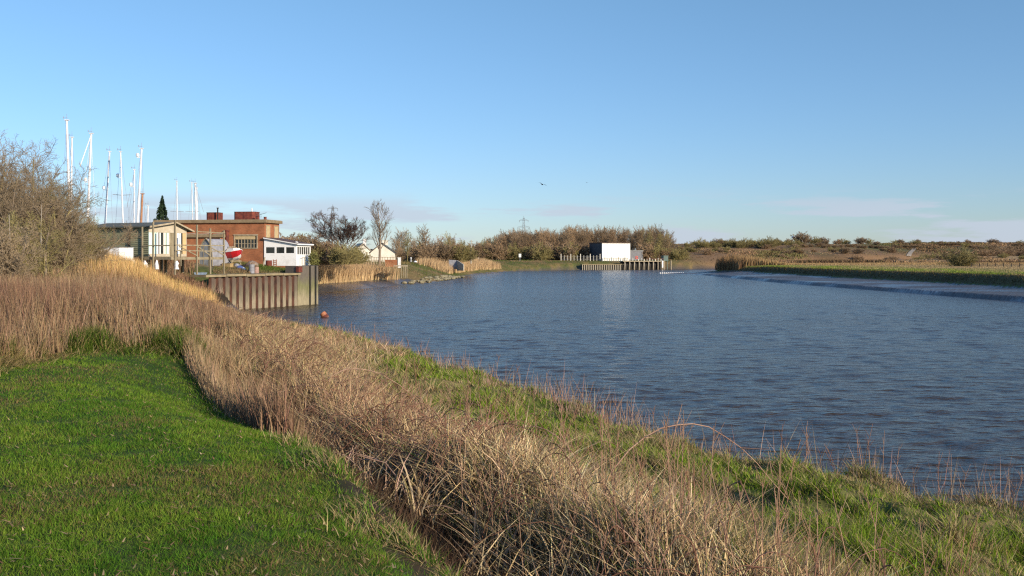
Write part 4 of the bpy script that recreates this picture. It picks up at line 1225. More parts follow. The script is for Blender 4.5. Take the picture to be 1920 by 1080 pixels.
# ------------------------------------------------------------------ timber cabin on its deck
def cabin():
    O = (-34.0, 95.0, 5.86)
    Fm = frame(O, (-0.9, 0.43))     # a along the long side to the left, b: away from the camera is negative
    root = root_empty('timber_cabin', (O[0] - 3, O[1] + 3, 4.6), 'green weatherboarded cabin with pale glazed end on a raised deck', 'cabin')
    L, W, H = 8.4, 4.85, 2.82
    # b axis points (-0.43,-0.9): depth runs along -b
    w = MB(Fm)
    n = 15; p = H / n
    prof = []
    for k in range(n): prof += [(0.05, k * p), (0.0, (k + 1) * p - 0.004)]
    poly = [(0, -0.15, 0)] + [(0, o, z) for o, z in prof] + [(0, -0.15, H)]
    w.extrude([(0.1, y, z) for _, y, z in poly], (L - 0.1, 0, 0))
    w.box((L - 0.12, -W, 0), (L, -0.16, H)); w.box((0.1, -W, 0), (L - 0.12, -W + 0.12, H))
    w.build('wall', M['green_board'], root)
    dpipe = MB(Fm); dpipe.path([(2.25, 0.12, H - .25), (2.35, 0.12, H - .7), (2.5, .12, 1.4), (2.6, .12, 0.2)], 0.075); dpipe.build('drainpipe', M['black'], root)
    # pale end wall: panels of several colours
    end = MB(Fm)
    rid = -W * 0.62
    zr = H + 0.42
    end.extrude([(0, 0.05, H - .55), (0, -W, H - .55), (0, -W, H - .08), (0, rid, zr - .08), (0, 0.05, H - .06)], (0.1, 0, 0))
    end.box((0, -2.62, 0), (0.1, -2.5, H - .55)); end.box((0, -3.55, 0), (0.1, -3.4, H - .55)); end.box((0, -W, 0), (0.1, -W + .08, H - .55)); end.box((0, -2.5, 0), (.1, .05, .25)); end.box((0, -W + .08, 0), (.1, -3.55, .25))
    end.build('end_wall', mat('weathered_end_wall', (.5, .44, .33), (.4, .34, .24), 2, .8), root)
    pan = MB(Fm)
    cols = [(0.04, -0.42, 'mint'), (-0.42, -0.9, 'mint'), (-0.94, -1.14, 'white'), (-1.3, -1.44, 'white'), (-1.8, -2.1, 'cream'), (-2.2, -2.5, 'mint'), (-3.6, -3.85, 'white'), (-3.9, -4.1, 'white'), (-4.32, -4.77, 'peach')]
    for b0, b1, m_ in cols:
        q = MB(Fm); q.box((0.01, b1, .25), (0.08, b0, H - .56)); q.build('panel', M[m_], root)
    for b0, b1 in ((-0.9, -0.94), (-1.14, -1.3), (-1.44, -1.8), (-2.1, -2.2), (-3.85, -3.9), (-4.1, -4.32)):
        gl = MB(Fm); gl.box((0.05, b1, .25), (0.07, b0, H - .56)); gl.build('window', M['glass'], root)
    dr = MB(Fm); dr.box((0.06, -3.4, 0), (0.09, -2.62, H - .56)); dr.box((.03, -3.3, .1), (.06, -2.72, .9)); dr.box((.03, -3.3, 1.1), (.06, -2.72, 1.3)); dr.build('door', M['timber'], root)
    r = MB(Fm)
    r.extrude([(-0.45, 0.4, H - .1), (-0.45, rid, zr), (-0.45, rid, zr + .09), (-0.45, 0.4, H + .02)], (L + .7, 0, 0))
    r.extrude([(-0.45, rid, zr), (-0.45, -W - .55, H - .42), (-0.45, -W - .55, H - .32), (-0.45, rid, zr + .09)], (L + .7, 0, 0))
    r.build('roof', M['felt'], root)
    bg = MB(Fm)
    bg.extrude([(-0.5, 0.42, H - .14), (-0.5, rid, zr - .04), (-0.5, rid, zr + .1), (-0.5, 0.42, H + .03)], (0.046, 0, 0))
    bg.extrude([(-0.5, rid, zr - .04), (-0.5, -W - .57, H - .46), (-0.5, -W - .57, H - .31), (-0.5, rid, zr + .1)], (.046, 0, 0)); bg.build('bargeboard', M['timber_pale'], root)
    st = MB(Fm)
    for a in (0.3, 3, 5.7, 8.2):
        for b in (-.2, -2.4, -4.6): st.box((a - .1, b - .1, -1.6), (a + .1, b + .1, -.12))
    st.box((0, -W, -.12), (L, 0, -0.01)); st.build('stilts', M['timber'], root)
    return Fm
CF = cabin()

def deck():
    Fm = CF
    root = root_empty('timber_deck', Fm @ Vector((-2, -2.4, -1)), 'weathered timber deck with tall posts and rails at the cabin end', 'deck')
    d = MB(Fm)
    for k in range(14):
        a = -0.06 - k * 0.23; d.box((a - 0.21, -6.4, -0.12), (a, 0.55, -0.05))
    d.build('boards', M['timber'], root)
    fr = MB(Fm); fr.box((-3.3, 0.55, -0.3), (0, 0.63, -0.06)); fr.box((-3.3, -6.4, -.3), (-3.24, .55, -.125)); fr.box((-3.24, -3, -.3), (-.1, -2.9, -.125)); fr.build('joists', M['timber'], root)
    def post(a, b, z0, z1, w=0.13):
        p = MB(Fm); p.box((a - w / 2, b - w / 2, z0), (a + w / 2, b + w / 2, z1)); p.build('post', M['timber'], root)
    post(-3.35, 0.2, -1.7, 3.35); post(-3.4, -2.6, -1.7, 3.0); post(-3.4, -4.4, -1.7, 2.7); post(-3.35, -6.35, -1.7, 2.55); post(-1.2, .72, -1.2, 3.2); post(0.1, .78, -1.4, 2.75)
    for b in (-.6, .0): post(-3.3, b, -.9, .55, .09)
    ra = MB(Fm)
    ra.beam((-3.46, 0.3, 1.05), (-3.46, -6.4, 1.05), .06, .1); ra.beam((-3.46, 0.3, .55), (-3.46, -6.4, .5), .05, .1)
    ra.beam((-3.46, -.2, .95), (-3.46, -2.6, .05), .05, .1); ra.beam((-3.46, -2.6, .95), (-3.46, -4.4, .05), .05, .1); ra.beam((-3.46, -4.4, .9), (-3.46, -6.3, .1), .05, .1)
    ra.beam((-3.3, .71, 1.0), (-1.2, .81, 1.0), .05, .1); ra.beam((-1.2, .81, 1.0), (.1, .87, .95), .05, .09)
    ra.beam((-3.46, -2.6, 2.35), (-3.46, -6.4, 2.3), .05, .09)
    ra.build('rails', M['timber'], root)
deck()

# white van-like box, shed, crate
def simple_things():
    # closed white trailer box left of the cabin, half hidden in twigs
    X, Y = px(224, 91), 91
    Fm = frame((X, Y, 4.7), (-0.96, 0.28))
    root = root_empty('box_trailer', (X, Y, 4.7), 'white box trailer parked by the cabin, half hidden behind twigs', 'trailer')
    b = MB(Fm); b.bevbox((0, -2.0, 0.45), (2.7, 0, 1.95), 0.05); b.build('body', M['white'], root)
    r = MB(Fm); r.box((-.03, -2.03, 1.95), (2.73, .03, 2.02)); r.build('roof', M['grey_panel'], root)
    for a in (0.7, 1.9):
        w = MB(Fm); w.tube((a, -.02, .32), (a, .12, .32), .32, .32, 14); w.build('wheel', M['black'], root)
    # arched store
    d = 119
    X = px(373, d)
    Fm = frame((X, d, 4.75), (0.93, -0.37))
    root = root_empty('arched_store', (X, d, 4.75), 'small grey arched corrugated store standing between cabin deck and red boat', 'shed')
    prof = [(0, 0), (0, .9), (.06, 1.6), (.2, 2.2), (.45, 2.72), (.72, 3.02), (0.9, 3.12), (1.08, 3.02), (1.35, 2.72), (1.6, 2.2), (1.74, 1.6), (1.8, .9), (1.8, 0)]
    r = MB(Fm)
    n = 28
    rows = []
    for k in range(n + 1):
        o = 0.025 * (k % 2)
        rows.append([(.9 + (x - .9) * (1.04 + o), 0.1 + k * 0.125, z * (1.02 + o * .4)) for x, z in prof])
    r.grid(rows); r.build('roof', M['corr'], root)
    e = MB(Fm); e.extrude([(x, 0.16, z) for x, z in prof], (0, .06, 0)); e.build('end_panel', M['grey_panel'], root)
    fr = MB(Fm); fr.path([(.9 + (x - .9) * 1.06, .09, z * 1.02) for x, z in prof], .06)
    for a in (0.55, 1.3): fr.box((a - .03, .12, 0), (a + .03, .158, 2.4))
    fr.build('end_frame', M['timber'], root)
    # upright grey crate
    X = px(394, 119.5)
    Fm = frame((X, 119.5, 4.8), (0.93, -0.2))
    c = MB(Fm); c.box((0, 0, 0), (.85, .8, 1.35)); c.box((-.03, -.03, 1.35), (.88, .83, 1.41)); c.box((.05, -.02, .1), (.13, 0, 1.3)); c.box((.72, -.02, .1), (.8, 0, 1.3))
    tag(c.build('storage_crate', M['box_grey'], None), 'upright grey storage crate between the arched store and the red boat', 'crate')
simple_things()

# ------------------------------------------------------------------ red boat on trestles
def red_boat():
    d = 121.5
    X = px(434, d)
    z0 = 5.35
    Fm = frame((X, d, z0), (0.80, -0.60))
    root = root_empty('small_boat', (X, d, 4.9), 'small red boat with white bottom propped ashore under pale hoops', 'boat')
    # hull sections along local a (bow at +), b is across
    Lh = 3.5
    st = [(-1.75, .78, 1.0, 0.25), (-1.0, .95, .98, .08), (0, 1.02, 1.02, 0.0), (.9, .82, 1.12, .05), (1.5, .42, 1.24, .28), (1.8, .04, 1.34, .62)]
    def sec(a, hw, sheer, keel, f0, f1):
        out = []
        for k in range(9):
            t = -1 + k / 4
            z = keel + (sheer - keel) * abs(t) ** 1.9
            b = hw * (math.copysign(1, t) * (abs(t) ** .75))
            out.append((a, b, z))
        return out
    rows = [sec(a, h, s, k, 0, 1) for a, h, s, k in st]
    red, wht = MB(Fm), MB(Fm)
    for i in range(len(rows) - 1):
        for k in range(8):
            q = [rows[i][k], rows[i][k + 1], rows[i + 1][k + 1], rows[i + 1][k]]
            (wht if k in (2, 3, 4, 5) else red).add(q, [(0, 1, 2, 3)])
    tr = rows[0]
    red.add([tr[0], tr[1], tr[2], tr[6], tr[7], tr[8]], [(0, 1, 2, 3, 4, 5)]); wht.add([tr[2], tr[3], tr[4], tr[5], tr[6]], [(0, 1, 2, 3, 4)])
    red.build('hull', M['red'], root); wht.build('hull_bottom', M['hull_white'], root)
    dk = MB(Fm)
    for i in range(len(rows) - 1):
        a, b = rows[i], rows[i + 1]
        lift = lambda p, k: (p[0], p[1] * k, p[2] - .1)
        dk.add([lift(a[0], .97), lift(a[8], .97), lift(b[8], .97), lift(b[0], .97)], [(0, 1, 2, 3)])
    dk.build('deck', M['hull_white'], root)
    gw = MB(Fm); gw.path([(r[0][0], r[0][1], r[0][2] + .02) for r in rows], .05); gw.path([(r[8][0], r[8][1], r[8][2] + .02) for r in rows], .05); gw.build('gunwale', M['white'], root)
    cb = MB(Fm); cb.extrude([(-.2, -.55, .95), (.95, -.4, 1.05), (.8, -.35, 1.5), (-.1, -.48, 1.5)], (0, .95, 0)); cb.build('cuddy', M['white'], root)
    hp = MB(Fm)
    for a, hw in ((-1.5, .8), (-.95, .92), (-.4, .98), (.2, .98)):
        hp.path([(a + .12 * math.sin(t), -hw * math.cos(t), 1.0 + .68 * math.sin(t)) for t in np.linspace(0, math.pi, 9)], .04)
    hp.path([(-1.45, -.35, 1.6), (-.3, -.42, 1.68), (.3, -.4, 1.62)], .04); hp.path([(-1.45, .35, 1.6), (-.3, .42, 1.68), (.3, .4, 1.62)], .04)
    hp.build('cover_hoops', M['timber_pale'], root)
    tr_ = MB(Fm)
    for a in (-1.1, .8):
        tr_.beam((a, -.75, -.55), (a, -.35, .28), .1); tr_.beam((a, .75, -.55), (a, .35, .28), .1); tr_.beam((a, -.8, -.02), (a, .8, -.02), .12)
    tr_.build('trestle', M['timber'], root)
red_boat()

# ------------------------------------------------------------------ clutter on the quay
def clutter():
    def gz(x, y): return float(ground(np.array([x]), np.array([y]))[0])
    def at(qx, d): x = px(qx, d); return x, d, gz(x, d)
    def drum(qx, d, h, r, m, lab, name='oil_drum', tilt=0):
        x, y, z = at(qx, d)
        b = MB(Matrix.Translation((x, y, z - .04)) @ Matrix.Rotation(tilt, 4, 'Y'))
        b.lathe([(r, 0), (r * 1.04, .02), (r, .04), (r, h * .33), (r * 1.05, h * .35), (r, h * .37), (r, h * .64), (r * 1.05, h * .66), (r, h * .68), (r, h - .03), (r * 1.04, h), (r * .9, h - .02)], 16)
        tag(b.build(name, m, None, smooth=False), lab, 'drum')
    drum(472, 118.5, 1.05, .33, M['corr'], 'tall grey drum standing at the edge of the quay bank')
    drum(481, 118.7, .85, .27, mat('pink_drum', (.45, .28, .22), (.3, .18, .14), 3, .7), 'shorter pinkish drum with pale lid beside the grey drum')
    drum(504, 127.5, .9, .4, M['rust'], 'rusty oil drum against the white sun lounge wall')
    x, y, z = at(511.5, 127.6)
    r = MB(frame((x, y, z), (0.985, -.17)))
    for k in range(4): r.box((0, 0, .08 + .24 * k), (.5, .03, .22 + .24 * k))
    for a in (0, .42): r.box((a, .034, 0), (a + .08, .1, 1.05))
    tag(r.build('pallet', mat('red_pallet', (.35, .16, .1), None, 3, .8), None), 'small reddish pallet leaning beside the rusty drum', 'pallet')
    p = MB(); x, y, z = at(494, 126); p.beam((x, y, z), (x + .15, y + .1, z + 1.15), .12); tag(p.build('timber_post', M['timber_pale'], None), 'short timber post at the corner of the brick boathouse', 'post')
    # tyres, tubs and sacks below the boat
    def tyre(qx, d, lab, tilt):
        x, y, z = at(qx, d)
        b = MB(Matrix.Translation((x, y, z + .12)) @ Matrix.Rotation(tilt, 4, 'X'))
        prof = [(.2, -.1), (.33, -.11), (.36, -.06), (.36, .06), (.33, .11), (.2, .1)]
        n = 18; vs = []
        for rr, zz in prof:
            for i in range(n): vs.append((rr * math.cos(2 * math.pi * i / n), rr * math.sin(2 * math.pi * i / n), zz))
        fs = [(j * n + i, j * n + (i + 1) % n, ((j + 1) % 6) * n + (i + 1) % n, ((j + 1) % 6) * n + i) for j in range(6) for i in range(n)]
        b.add(vs, fs); tag(b.build('tyre', M['black'], None), lab, 'tyre')
    tyre(455, 121, 'black tyre leaning in the rubbish right of the red boat', 1.2)
    tyre(467, 122.5, 'black tyre lying flat in the rubbish below the barred window', .2)
    def sack(qx, d, w, h, m, lab, name, seed):
        x, y, z = at(qx, d); rnd = random.Random(seed)
        rows = []
        for j in range(6):
            t = j / 5; rr = math.sin(math.pi * (.12 + .86 * t)) ** .6
            rows.append([(x + w * .5 * rr * math.cos(a) * rnd.uniform(.85, 1.1), y + w * .4 * rr * math.sin(a) * rnd.uniform(.85, 1.1), z - .05 + h * t * rnd.uniform(.9, 1.05)) for a in np.linspace(0, 2 * math.pi, 11)])
            rows[-1][-1] = rows[-1][0]
        b = MB(); b.grid(rows); b.add(rows[-1][:-1], [tuple(range(10))]); tag(b.build(name, m, None), lab, 'rubbish')
    sack(450, 120.3, .95, .45, M['blue_tarp'], 'crumpled blue tarpaulin in the rubbish below the red boat', 'tarpaulin', 1)
    sack(444, 121.3, .8, .55, M['corr'], 'grey bundle under the stern of the red boat', 'bundle', 2)
    sack(457, 119.6, .5, .35, M['white'], 'small white tub in the rubbish right of the blue tarpaulin', 'tub', 3)
    sack(474, 124, 1.5, .8, mat('rubbish_brown', (.16, .09, .06), (.3, .24, .18), 6, .8), 'brown rubbish heap against the brick wall below the window', 'rubbish_heap', 4)
    sack(464, 123, .7, .5, M['bark_dark'], 'dark rubbish heap left of the brown one by the brick wall', 'rubbish_heap', 5)
    x, y, z = at(416, 119.6)
    c = MB(frame((x, y, z - .05), (.95, -.3))); c.box((0, 0, 0), (1.1, .7, .42)); c.box((-.03, -.03, .42), (1.13, .73, .47)); tag(c.build('tan_crate', M['yellowish'], None), 'low tan crate lying on the grass under the red boat', 'crate')
    # white polystyrene lumps by the deck, blue skiff on the quay
    for k, (qx, d, w, h, lab) in enumerate([(250, 88, 1.0, .7, 'large white broken lump in the weeds below the cabin post'), (272, 88, .7, .5, 'smaller white lump right of the larger one below the deck'),
                                            (294, 88, .5, .6, 'upright pale scrap under the deck'), (331, 88, .6, .5, 'pale scrap under the right end of the deck')]):
        x, y = px(qx, d), d
        rnd = random.Random(20 + k); z = pz(494, d) - .1; w *= .8; h *= .6
        rows = []
        for j in range(5):
            t = j / 4; rr = math.sin(math.pi * (.2 + .75 * t)) ** .6 * rnd.uniform(.6, 1.2)
            rows.append([(x + w * .5 * rr * math.cos(a) * rnd.uniform(.6, 1.2), y + w * .4 * rr * math.sin(a), z - .4 + (h + .4) * t * rnd.uniform(.85, 1.1)) for a in np.linspace(0, 2 * math.pi, 9)]); rows[-1][-1] = rows[-1][0]
        b = MB(); b.grid(rows); b.add(rows[-1][:-1], [tuple(range(8))]); tag(b.build('white_scrap', M['white'], None), lab, 'rubbish')
    x, y = px(376, 108.5), 108.5
    b = MB(frame((x, y, 3.92), (0.9, .3))); b.add([(-.7, -.3, .22), (.7, -.3, .22), (.7, .3, .22), (-.7, .3, .22), (-.6, -.2, 0), (.55, -.2, 0), (.55, .2, 0), (-.6, .2, 0)], [(4, 5, 1, 0), (5, 6, 2, 1), (6, 7, 3, 2), (7, 4, 0, 3), (4, 7, 6, 5)]); tag(b.build('blue_skiff', mat('pale_blue', (.25, .33, .45), None, 3, .6), None), 'tiny pale blue skiff lying at the left end of the quay capping', 'skiff')
    # ivy covered stump at the sun lounge corner
    x, y, z = at(586, 131.5)
    return
clutter()

# ------------------------------------------------------------------ yachts laid up behind
def yacht(name_label, top, foot, d, r, dome=None, spreader=None, stay=None, wood=False, hull=True, ftop=None):
    x1, z1 = px(top[0], d), pz(top[1], d)
    xf, zf = px(foot[0], d), pz(foot[1], d)
    # carry the mast on down to the deck
    zd = 7.2
    k = (zf - zd) / (z1 - zf)
    xd = xf - (x1 - xf) * k
    gz_ = 4.9
    root = root_empty('yacht', (xd, d, gz_), name_label, 'yacht', 'yachts laid up ashore behind the cabin and boathouse')
    mt = M['wood_mast'] if wood else M['mast']
    m = MB(); m.tube((xd, d, zd), (x1, d, z1), r, r * .72, 10); m.box((x1 - r * 1.2, d - r, z1), (x1 + r * 1.4, d + r, z1 + .1))
    mast = m.build('mast', mt, root)
    w = MB(); w.tube((x1, d, z1 + .1), (x1, d, z1 + .75), .018); w.tube((x1 - .35, d, z1 + .3), (x1 + .1, d, z1 + .3), .018); w.tube((x1 - .35, d, z1 + .22), (x1 - .35, d, z1 + .45), .04); w.build('wind_vane', M['wire'], mast)
    at = lambda z: xd + (x1 - xd) * (z - zd) / (z1 - zd)
    if dome:
        z = pz(dome, d); b = MB(); b.lathe([(.1, -.2), (.19, -.17), (.2, .1), (.17, .19), (.08, .25)], 12, (at(z) - .42, d - .05, z)); b.box((at(z) - .5, d - .08, z - .32), (at(z), d + .02, z - .25)); b.build('radar_dome', M['white'], mast)
    for s in (spreader or ()):
        z = pz(s, d); b = MB(); b.tube((at(z) - 1.05, d - .3, z + .08), (at(z), d, z), .035); b.tube((at(z), d, z), (at(z) + 1.05, d + .3, z + .08), .035); b.build('spreader', M['wire'], mast)
    sy_ = MB()
    for sx_, bx in ((-1, -1.0), (1, 1.0)):
        sy_.tube((x1, d, z1 - .1), (xd + bx, d + .5 * sx_, zd), .014, n=4)
    if stay: sy_.tube((x1, d, z1 - .1), (px(stay[0], d - 3), d - 3, pz(stay[1], d - 3)), .05 if stay[2] else .022, n=6)
    sy_.build('stays', M['wire'] if not (stay and stay[2]) else M['white'], root)
    # hull on props
    Fm = frame((xd, d, gz_), (0.25, -1))
    rows = []
    for a, hw, sh, ke in ((-4.2, .9, 2.35, 1.3), (-2.5, 1.3, 2.25, .95), (0, 1.45, 2.3, .75), (2.2, 1.15, 2.45, .95), (3.7, .5, 2.65, 1.5), (4.4, .04, 2.8, 2.2)):
        rows.append([(a, hw * math.copysign(abs(t) ** .6, t), ke + (sh - ke) * abs(t) ** 2.2) for t in np.linspace(-1, 1, 9)])
    h = MB(Fm); h.grid(rows); h.add(rows[0], [tuple(range(9))]); h.build('hull', M['hull_white'], root, smooth=False)
    dk = MB(Fm)
    for i in range(5): dk.add([rows[i][0], rows[i][8], rows[i + 1][8], rows[i + 1][0]], [(0, 1, 2, 3)])
    dk.extrude([(-1.8, -.75, 2.25), (1.6, -.6, 2.35), (1.2, -.5, 2.75), (-1.7, -.65, 2.75)], (0, 1.3, 0)); dk.build('deck', M['white'], root)
    kl = MB(Fm); kl.box((-.9, -.12, .1), (.9, .12, .8)); kl.box((-1.2, -.6, 0), (1.2, .6, .1))
    for a in (-2, 2):
        for s in (-1, 1): kl.beam((a, s * 1.6, 0), (a, s * 1.0, 1.6), .1)
    kl.build('keel_props', M['black'], root)

YD = 126
Ym = [
    ('yacht with the tallest mast of all, rising behind the left thicket', (125, 226), (131, 410), 112, .17, None, None, None),
    ('yacht whose slim mast stands just right of the tallest one', (135, 258), (133, 410), 124, .13, None, None, None),
    ('yacht with small dome on its mast and rolled pale forestay', (171, 251), (164.5, 410), 118, .16, 337, None, (150, 312, 1)),
    ('yacht with white dome halfway up a slightly leaning mast', (205.5, 285), (197.5, 415), 128, .13, 352, None, None),
    ('yacht with thin mast and wide dark spreaders, leaning left', (226, 285), (230.5, 417), 126, .11, 329, (366,), None),
    ('yacht with shorter mast and dome near the middle, left of the bright mast', (252, 319), (251.5, 417), 132, .12, 346, None, (238, 390, 0)),
    ('yacht with tall bright mast and dome near its top', (265.5, 279), (258, 417), 122, .15, 291, None, None),
]
for i, a in enumerate(Ym): yacht(*a)
yacht('yacht with short varnished wooden mast behind the cabin roof', (267, 364), (264.5, 417), 130, .17, wood=True)
yacht('yacht with the lowest mast behind the cabin, left of the conifer', (277.5, 386), (277, 417), 150, .12)
yacht('yacht with thin lone mast between conifer and smaller roof tank', (331.5, 340), (332, 411), 172, .12, spreader=(397,))
yacht('yacht with slim dark mast left of the white pair', (359.5, 343), (361, 411), 165, .1, spreader=(397,))
yacht('yacht with thick white mast above the boathouse roof', (366, 344), (368, 411), 160, .19, stay=(382, 398, 0))
yacht('yacht with thinner white mast right beside the thick white one', (369, 352), (370.5, 411), 170, .1)

# ------------------------------------------------------------------ cottages
def cottage():
    d = 262
    X = px(695, d)
    g = 4.75
    Fm = frame((X, d, g), (0.99, 0.1))
    root = root_empty('white_cottage', (X + 3, d, g), 'small white gabled cottage behind the tall bare tree', 'house')
    W, E, A, D = 6.2, 2.25, 4.6, 8.0
    w = MB(Fm)
    w.extrude([(0, 0, -.5), (W, 0, -.5), (W, 0, E), (W * .47, 0, A), (0, 0, E)], (0, .3, 0))
    w.box((0, .3, -.5), (.3, D, E)); w.box((W - .3, .3, -.5), (W, D, E)); w.extrude([(.3, D - .3, -.5), (W - .3, D - .3, -.5), (W - .3, D - .3, E), (W * .47, D - .3, A - .1), (.3, D - .3, E)], (0, .3, 0))
    w.build('wall', M['cream'], root)
    r = MB(Fm)
    for (a0, z0), (a1, z1) in (((-.5, E - .28), (W * .47, A + .02)), ((W * .47, A + .02), (W + .5, E - .3))):
        r.extrude([(a0, -.35, z0), (a1, -.35, z1), (a1, -.35, z1 + .22), (a0, -.35, z0 + .22)], (0, D + .7, 0))
    roof = r.build('roof', M['roof_dark'], root)
    c = MB(Fm); c.box((W * .47 + .05, 1.6, A - .4), (W * .47 + 1.5, 2.5, A + .75)); c.box((W * .47 - .03, 1.52, A + .75), (W * .47 + 1.58, 2.58, A + .88)); c.build('chimney', M['cream'], roof)
    wn_ = MB(Fm); wn_.box((-.03, 3.0, .9), (0.02, 4.2, 2.0)); wn_.build('window', M['glass'], root)
    # house behind
    d2 = 285
    X = px(663, d2)
    Fm = frame((X, d2, 4.8), (0.95, 0.3))
    root = root_empty('white_house', (X, d2, 4.8), 'white house with sunlit pale roof and chimney half hidden by scrub', 'house')
    w = MB(Fm); w.extrude([(0, 0, -.5), (5.2, 0, -.5), (5.2, 0, 2.4), (2.6, 0, 4.7), (0, 0, 2.4)], (0, 9, 0)); w.build('wall', M['cream'], root)
    r = MB(Fm)
    for (a0, z0), (a1, z1) in (((-.4, 2.1), (2.6, 4.75)), ((2.6, 4.75), (5.6, 2.1))):
        r.extrude([(a0, -.3, z0), (a1, -.3, z1), (a1, -.3, z1 + .2), (a0, -.3, z0 + .2)], (0, 9.6, 0))
    rf = r.build('roof', mat('lichen_roof', (.42, .34, .24), (.5, .44, .34), 1, .8), root)
    c = MB(Fm); c.box((2.9, 1, 3.9), (3.7, 2, 6.0)); c.box((2.82, .92, 6.0), (3.78, 2.08, 6.15)); c.build('chimney', M['white'], rf)
    ann = MB(Fm); ann.box((5.2, .5, -.5), (9.0, 4.5, 2.3)); an = ann.build('annexe', M['cream'], root)
    ar = MB(Fm); ar.extrude([(5.2, .2, 2.3), (9.3, .2, 2.3), (9.3, .2, 2.5), (5.2, .2, 3.3)], (0, 4.6, 0)); ar.build('annexe_roof', M['roof_dark'], an)
cottage()

def cottage_front():
    d = 232
    # pale railing in front of the cottage
    root = root_empty('garden_railing', (px(700, d), d, 4.7), 'pale timber railing running in front of the white cottage', 'railing')
    z0 = 4.55
    pts = [px(q, d) for q in np.linspace(671, 742, 15)]
    for x in pts[:]:
        p = MB(); p.box((x - .07, d - .07, z0 - .4), (x + .07, d + .07, z0 + 1.25)); p.build('post', M['timber_pale'], root)
    for z in (z0 + 1.2, z0 + .55):
        p = MB(); p.box((pts[0] - .1, d - .13, z - .06), (pts[-1] + .1, d - .074, z + .06)); p.build('rail', M['timber_pale'], root)
    # brick garden wall with white pier
    d = 226
    w = root_empty('garden_wall', (px(740, d), d, 4.3), 'low brick garden wall ending in a white pier', 'wall')
    x0, x1 = px(722, d), px(746, d)
    b = MB(); b.box((x0, d, 3.6), (x1, d + .3, pz(487, d))); b.build('brickwork', M['brick'], w)
    b = MB(); b.box((x1 + .003, d - .15, 3.4), (x1 + .62, d + .45, pz(483.5, d))); b.box((x1 - .06, d - .2, pz(483.5, d)), (x1 + .68, d + .5, pz(483.5, d) + .1)); b.build('pier', M['white'], w)
    # white low gate rail
    # landing stage
    d = 214
    z = pz(498.5, d)
    r = root_empty('landing_stage', (px(757, d), d, 2), 'small timber landing stage on posts at the end of the reeds', 'landing stage')
    Fm = frame((px(738, d), d, z), (1, 0.05))
    p = MB(Fm); p.box((0, 0, -.12), (2.9, 2.6, .1)); p.build('platform', M['timber_pale'], r)
    for a in (1.6, 2.1, 2.45, 2.78):
        p = MB(Fm); p.tube((a, .05, -2.6), (a, .05, -.125), .11, n=8); p.build('post', M['timber'], r)
    # bird table like white marker and grey post on the lawn by the wall
    d = 236; x = px(770.5, d)
    m = root_empty('garden_ornament', (x, d, 4.3), 'grey garden post with white top on the lawn beside the pier', 'ornament')
    b = MB(); b.lathe([(.28, 0), (.22, .2), (.18, .75), (.24, .8)], 10, (x, d, pz(491, d))); b.build('pedestal', M['grey_panel'], m)
    b = MB(); b.lathe([(.22, 0), (.2, .15), (.08, .25)], 10, (x, d, pz(491, d) + .8)); b.build('cap', M['white'], m)
    d = 236; x = px(779, d)
    b = MB(); b.lathe([(.42, 0), (.36, .22), (.1, .32)], 10, (x, d, pz(491.5, d))); tag(b.build('white_stone', M['white'], None), 'small white stone on the grass right of the garden post', 'stone')
    # concrete outfall wing walls
    d = 300
    w = root_empty('outfall_wall', (px(855, d), d, 3), 'pale concrete outfall wall with sloping wing in the far reeds', 'wall')
    b = MB(); b.extrude([(px(841.5, d), d, 2.2), (px(856.5, d), d, 2.2), (px(856.5, d), d, pz(488, d)), (px(841.5, d), d, pz(487, d))], (0, .5, 0)); b.build('headwall', M['corr'], w)
    b = MB(); b.extrude([(px(856.7, d), d - .1, 1.8), (px(870, d), d - 4, 1.8), (px(870, d), d - 4, pz(496, d - 4)), (px(856.7, d), d - .1, pz(488, d))], (0.2, .5, 0)); b.build('wing', M['box_grey'], w)
cottage_front()

# rocks of the bank below the cottage: individual stones
def rocks():
    rnd = random.Random(8)
    base = []
    for s in range(3):
        rows = []
        for j in range(5):
            t = j / 4; rr = math.sin(math.pi * (.15 + .75 * t)) ** .7
            ring = [(rr * math.cos(a) * rnd.uniform(.75, 1.15), rr * math.sin(a) * rnd.uniform(.6, 1), -.4 + 1.1 * t) for a in np.linspace(0, 2 * math.pi, 8)[:-1]]
            rows.append(ring + [ring[0]])
        b = MB(); b.grid(rows); b.add(rows[-1][:-1], [tuple(range(7))]); base.append(b.build('bank_rock', M['stone'], None))
    lab, grp = 'rough pale rock of the stony bank edge below the cottage garden', 'rocks along the bank edge'
    pl_ = [(-21.9, 214), (-20.4, 222), (-18.4, 231), (-17.2, 244), (-16.3, 256), (-15.4, 272), (-14.2, 284)]
    cum = list(range(len(pl_)))
    for k in range(70):
        t = rnd.uniform(0, len(pl_) - 1.01); i = int(t); f = t - i
        x = pl_[i][0] + (pl_[i + 1][0] - pl_[i][0]) * f - rnd.uniform(-.5, 1.6); y = pl_[i][1] + (pl_[i + 1][1] - pl_[i][1]) * f
        z = float(ground(np.array([x]), np.array([y]))[0])
        o = base[k] if k < 3 else base[k % 3].copy()
        if k >= 3: COL.objects.link(o)
        s = rnd.uniform(.35, .85); o.scale = (s, s, s * rnd.uniform(.5, .9)); o.rotation_euler = (0, 0, rnd.uniform(0, 6)); o.location = (x, y, max(z, .1) + .1)
        tag(o, lab, 'rock', grp)
rocks()

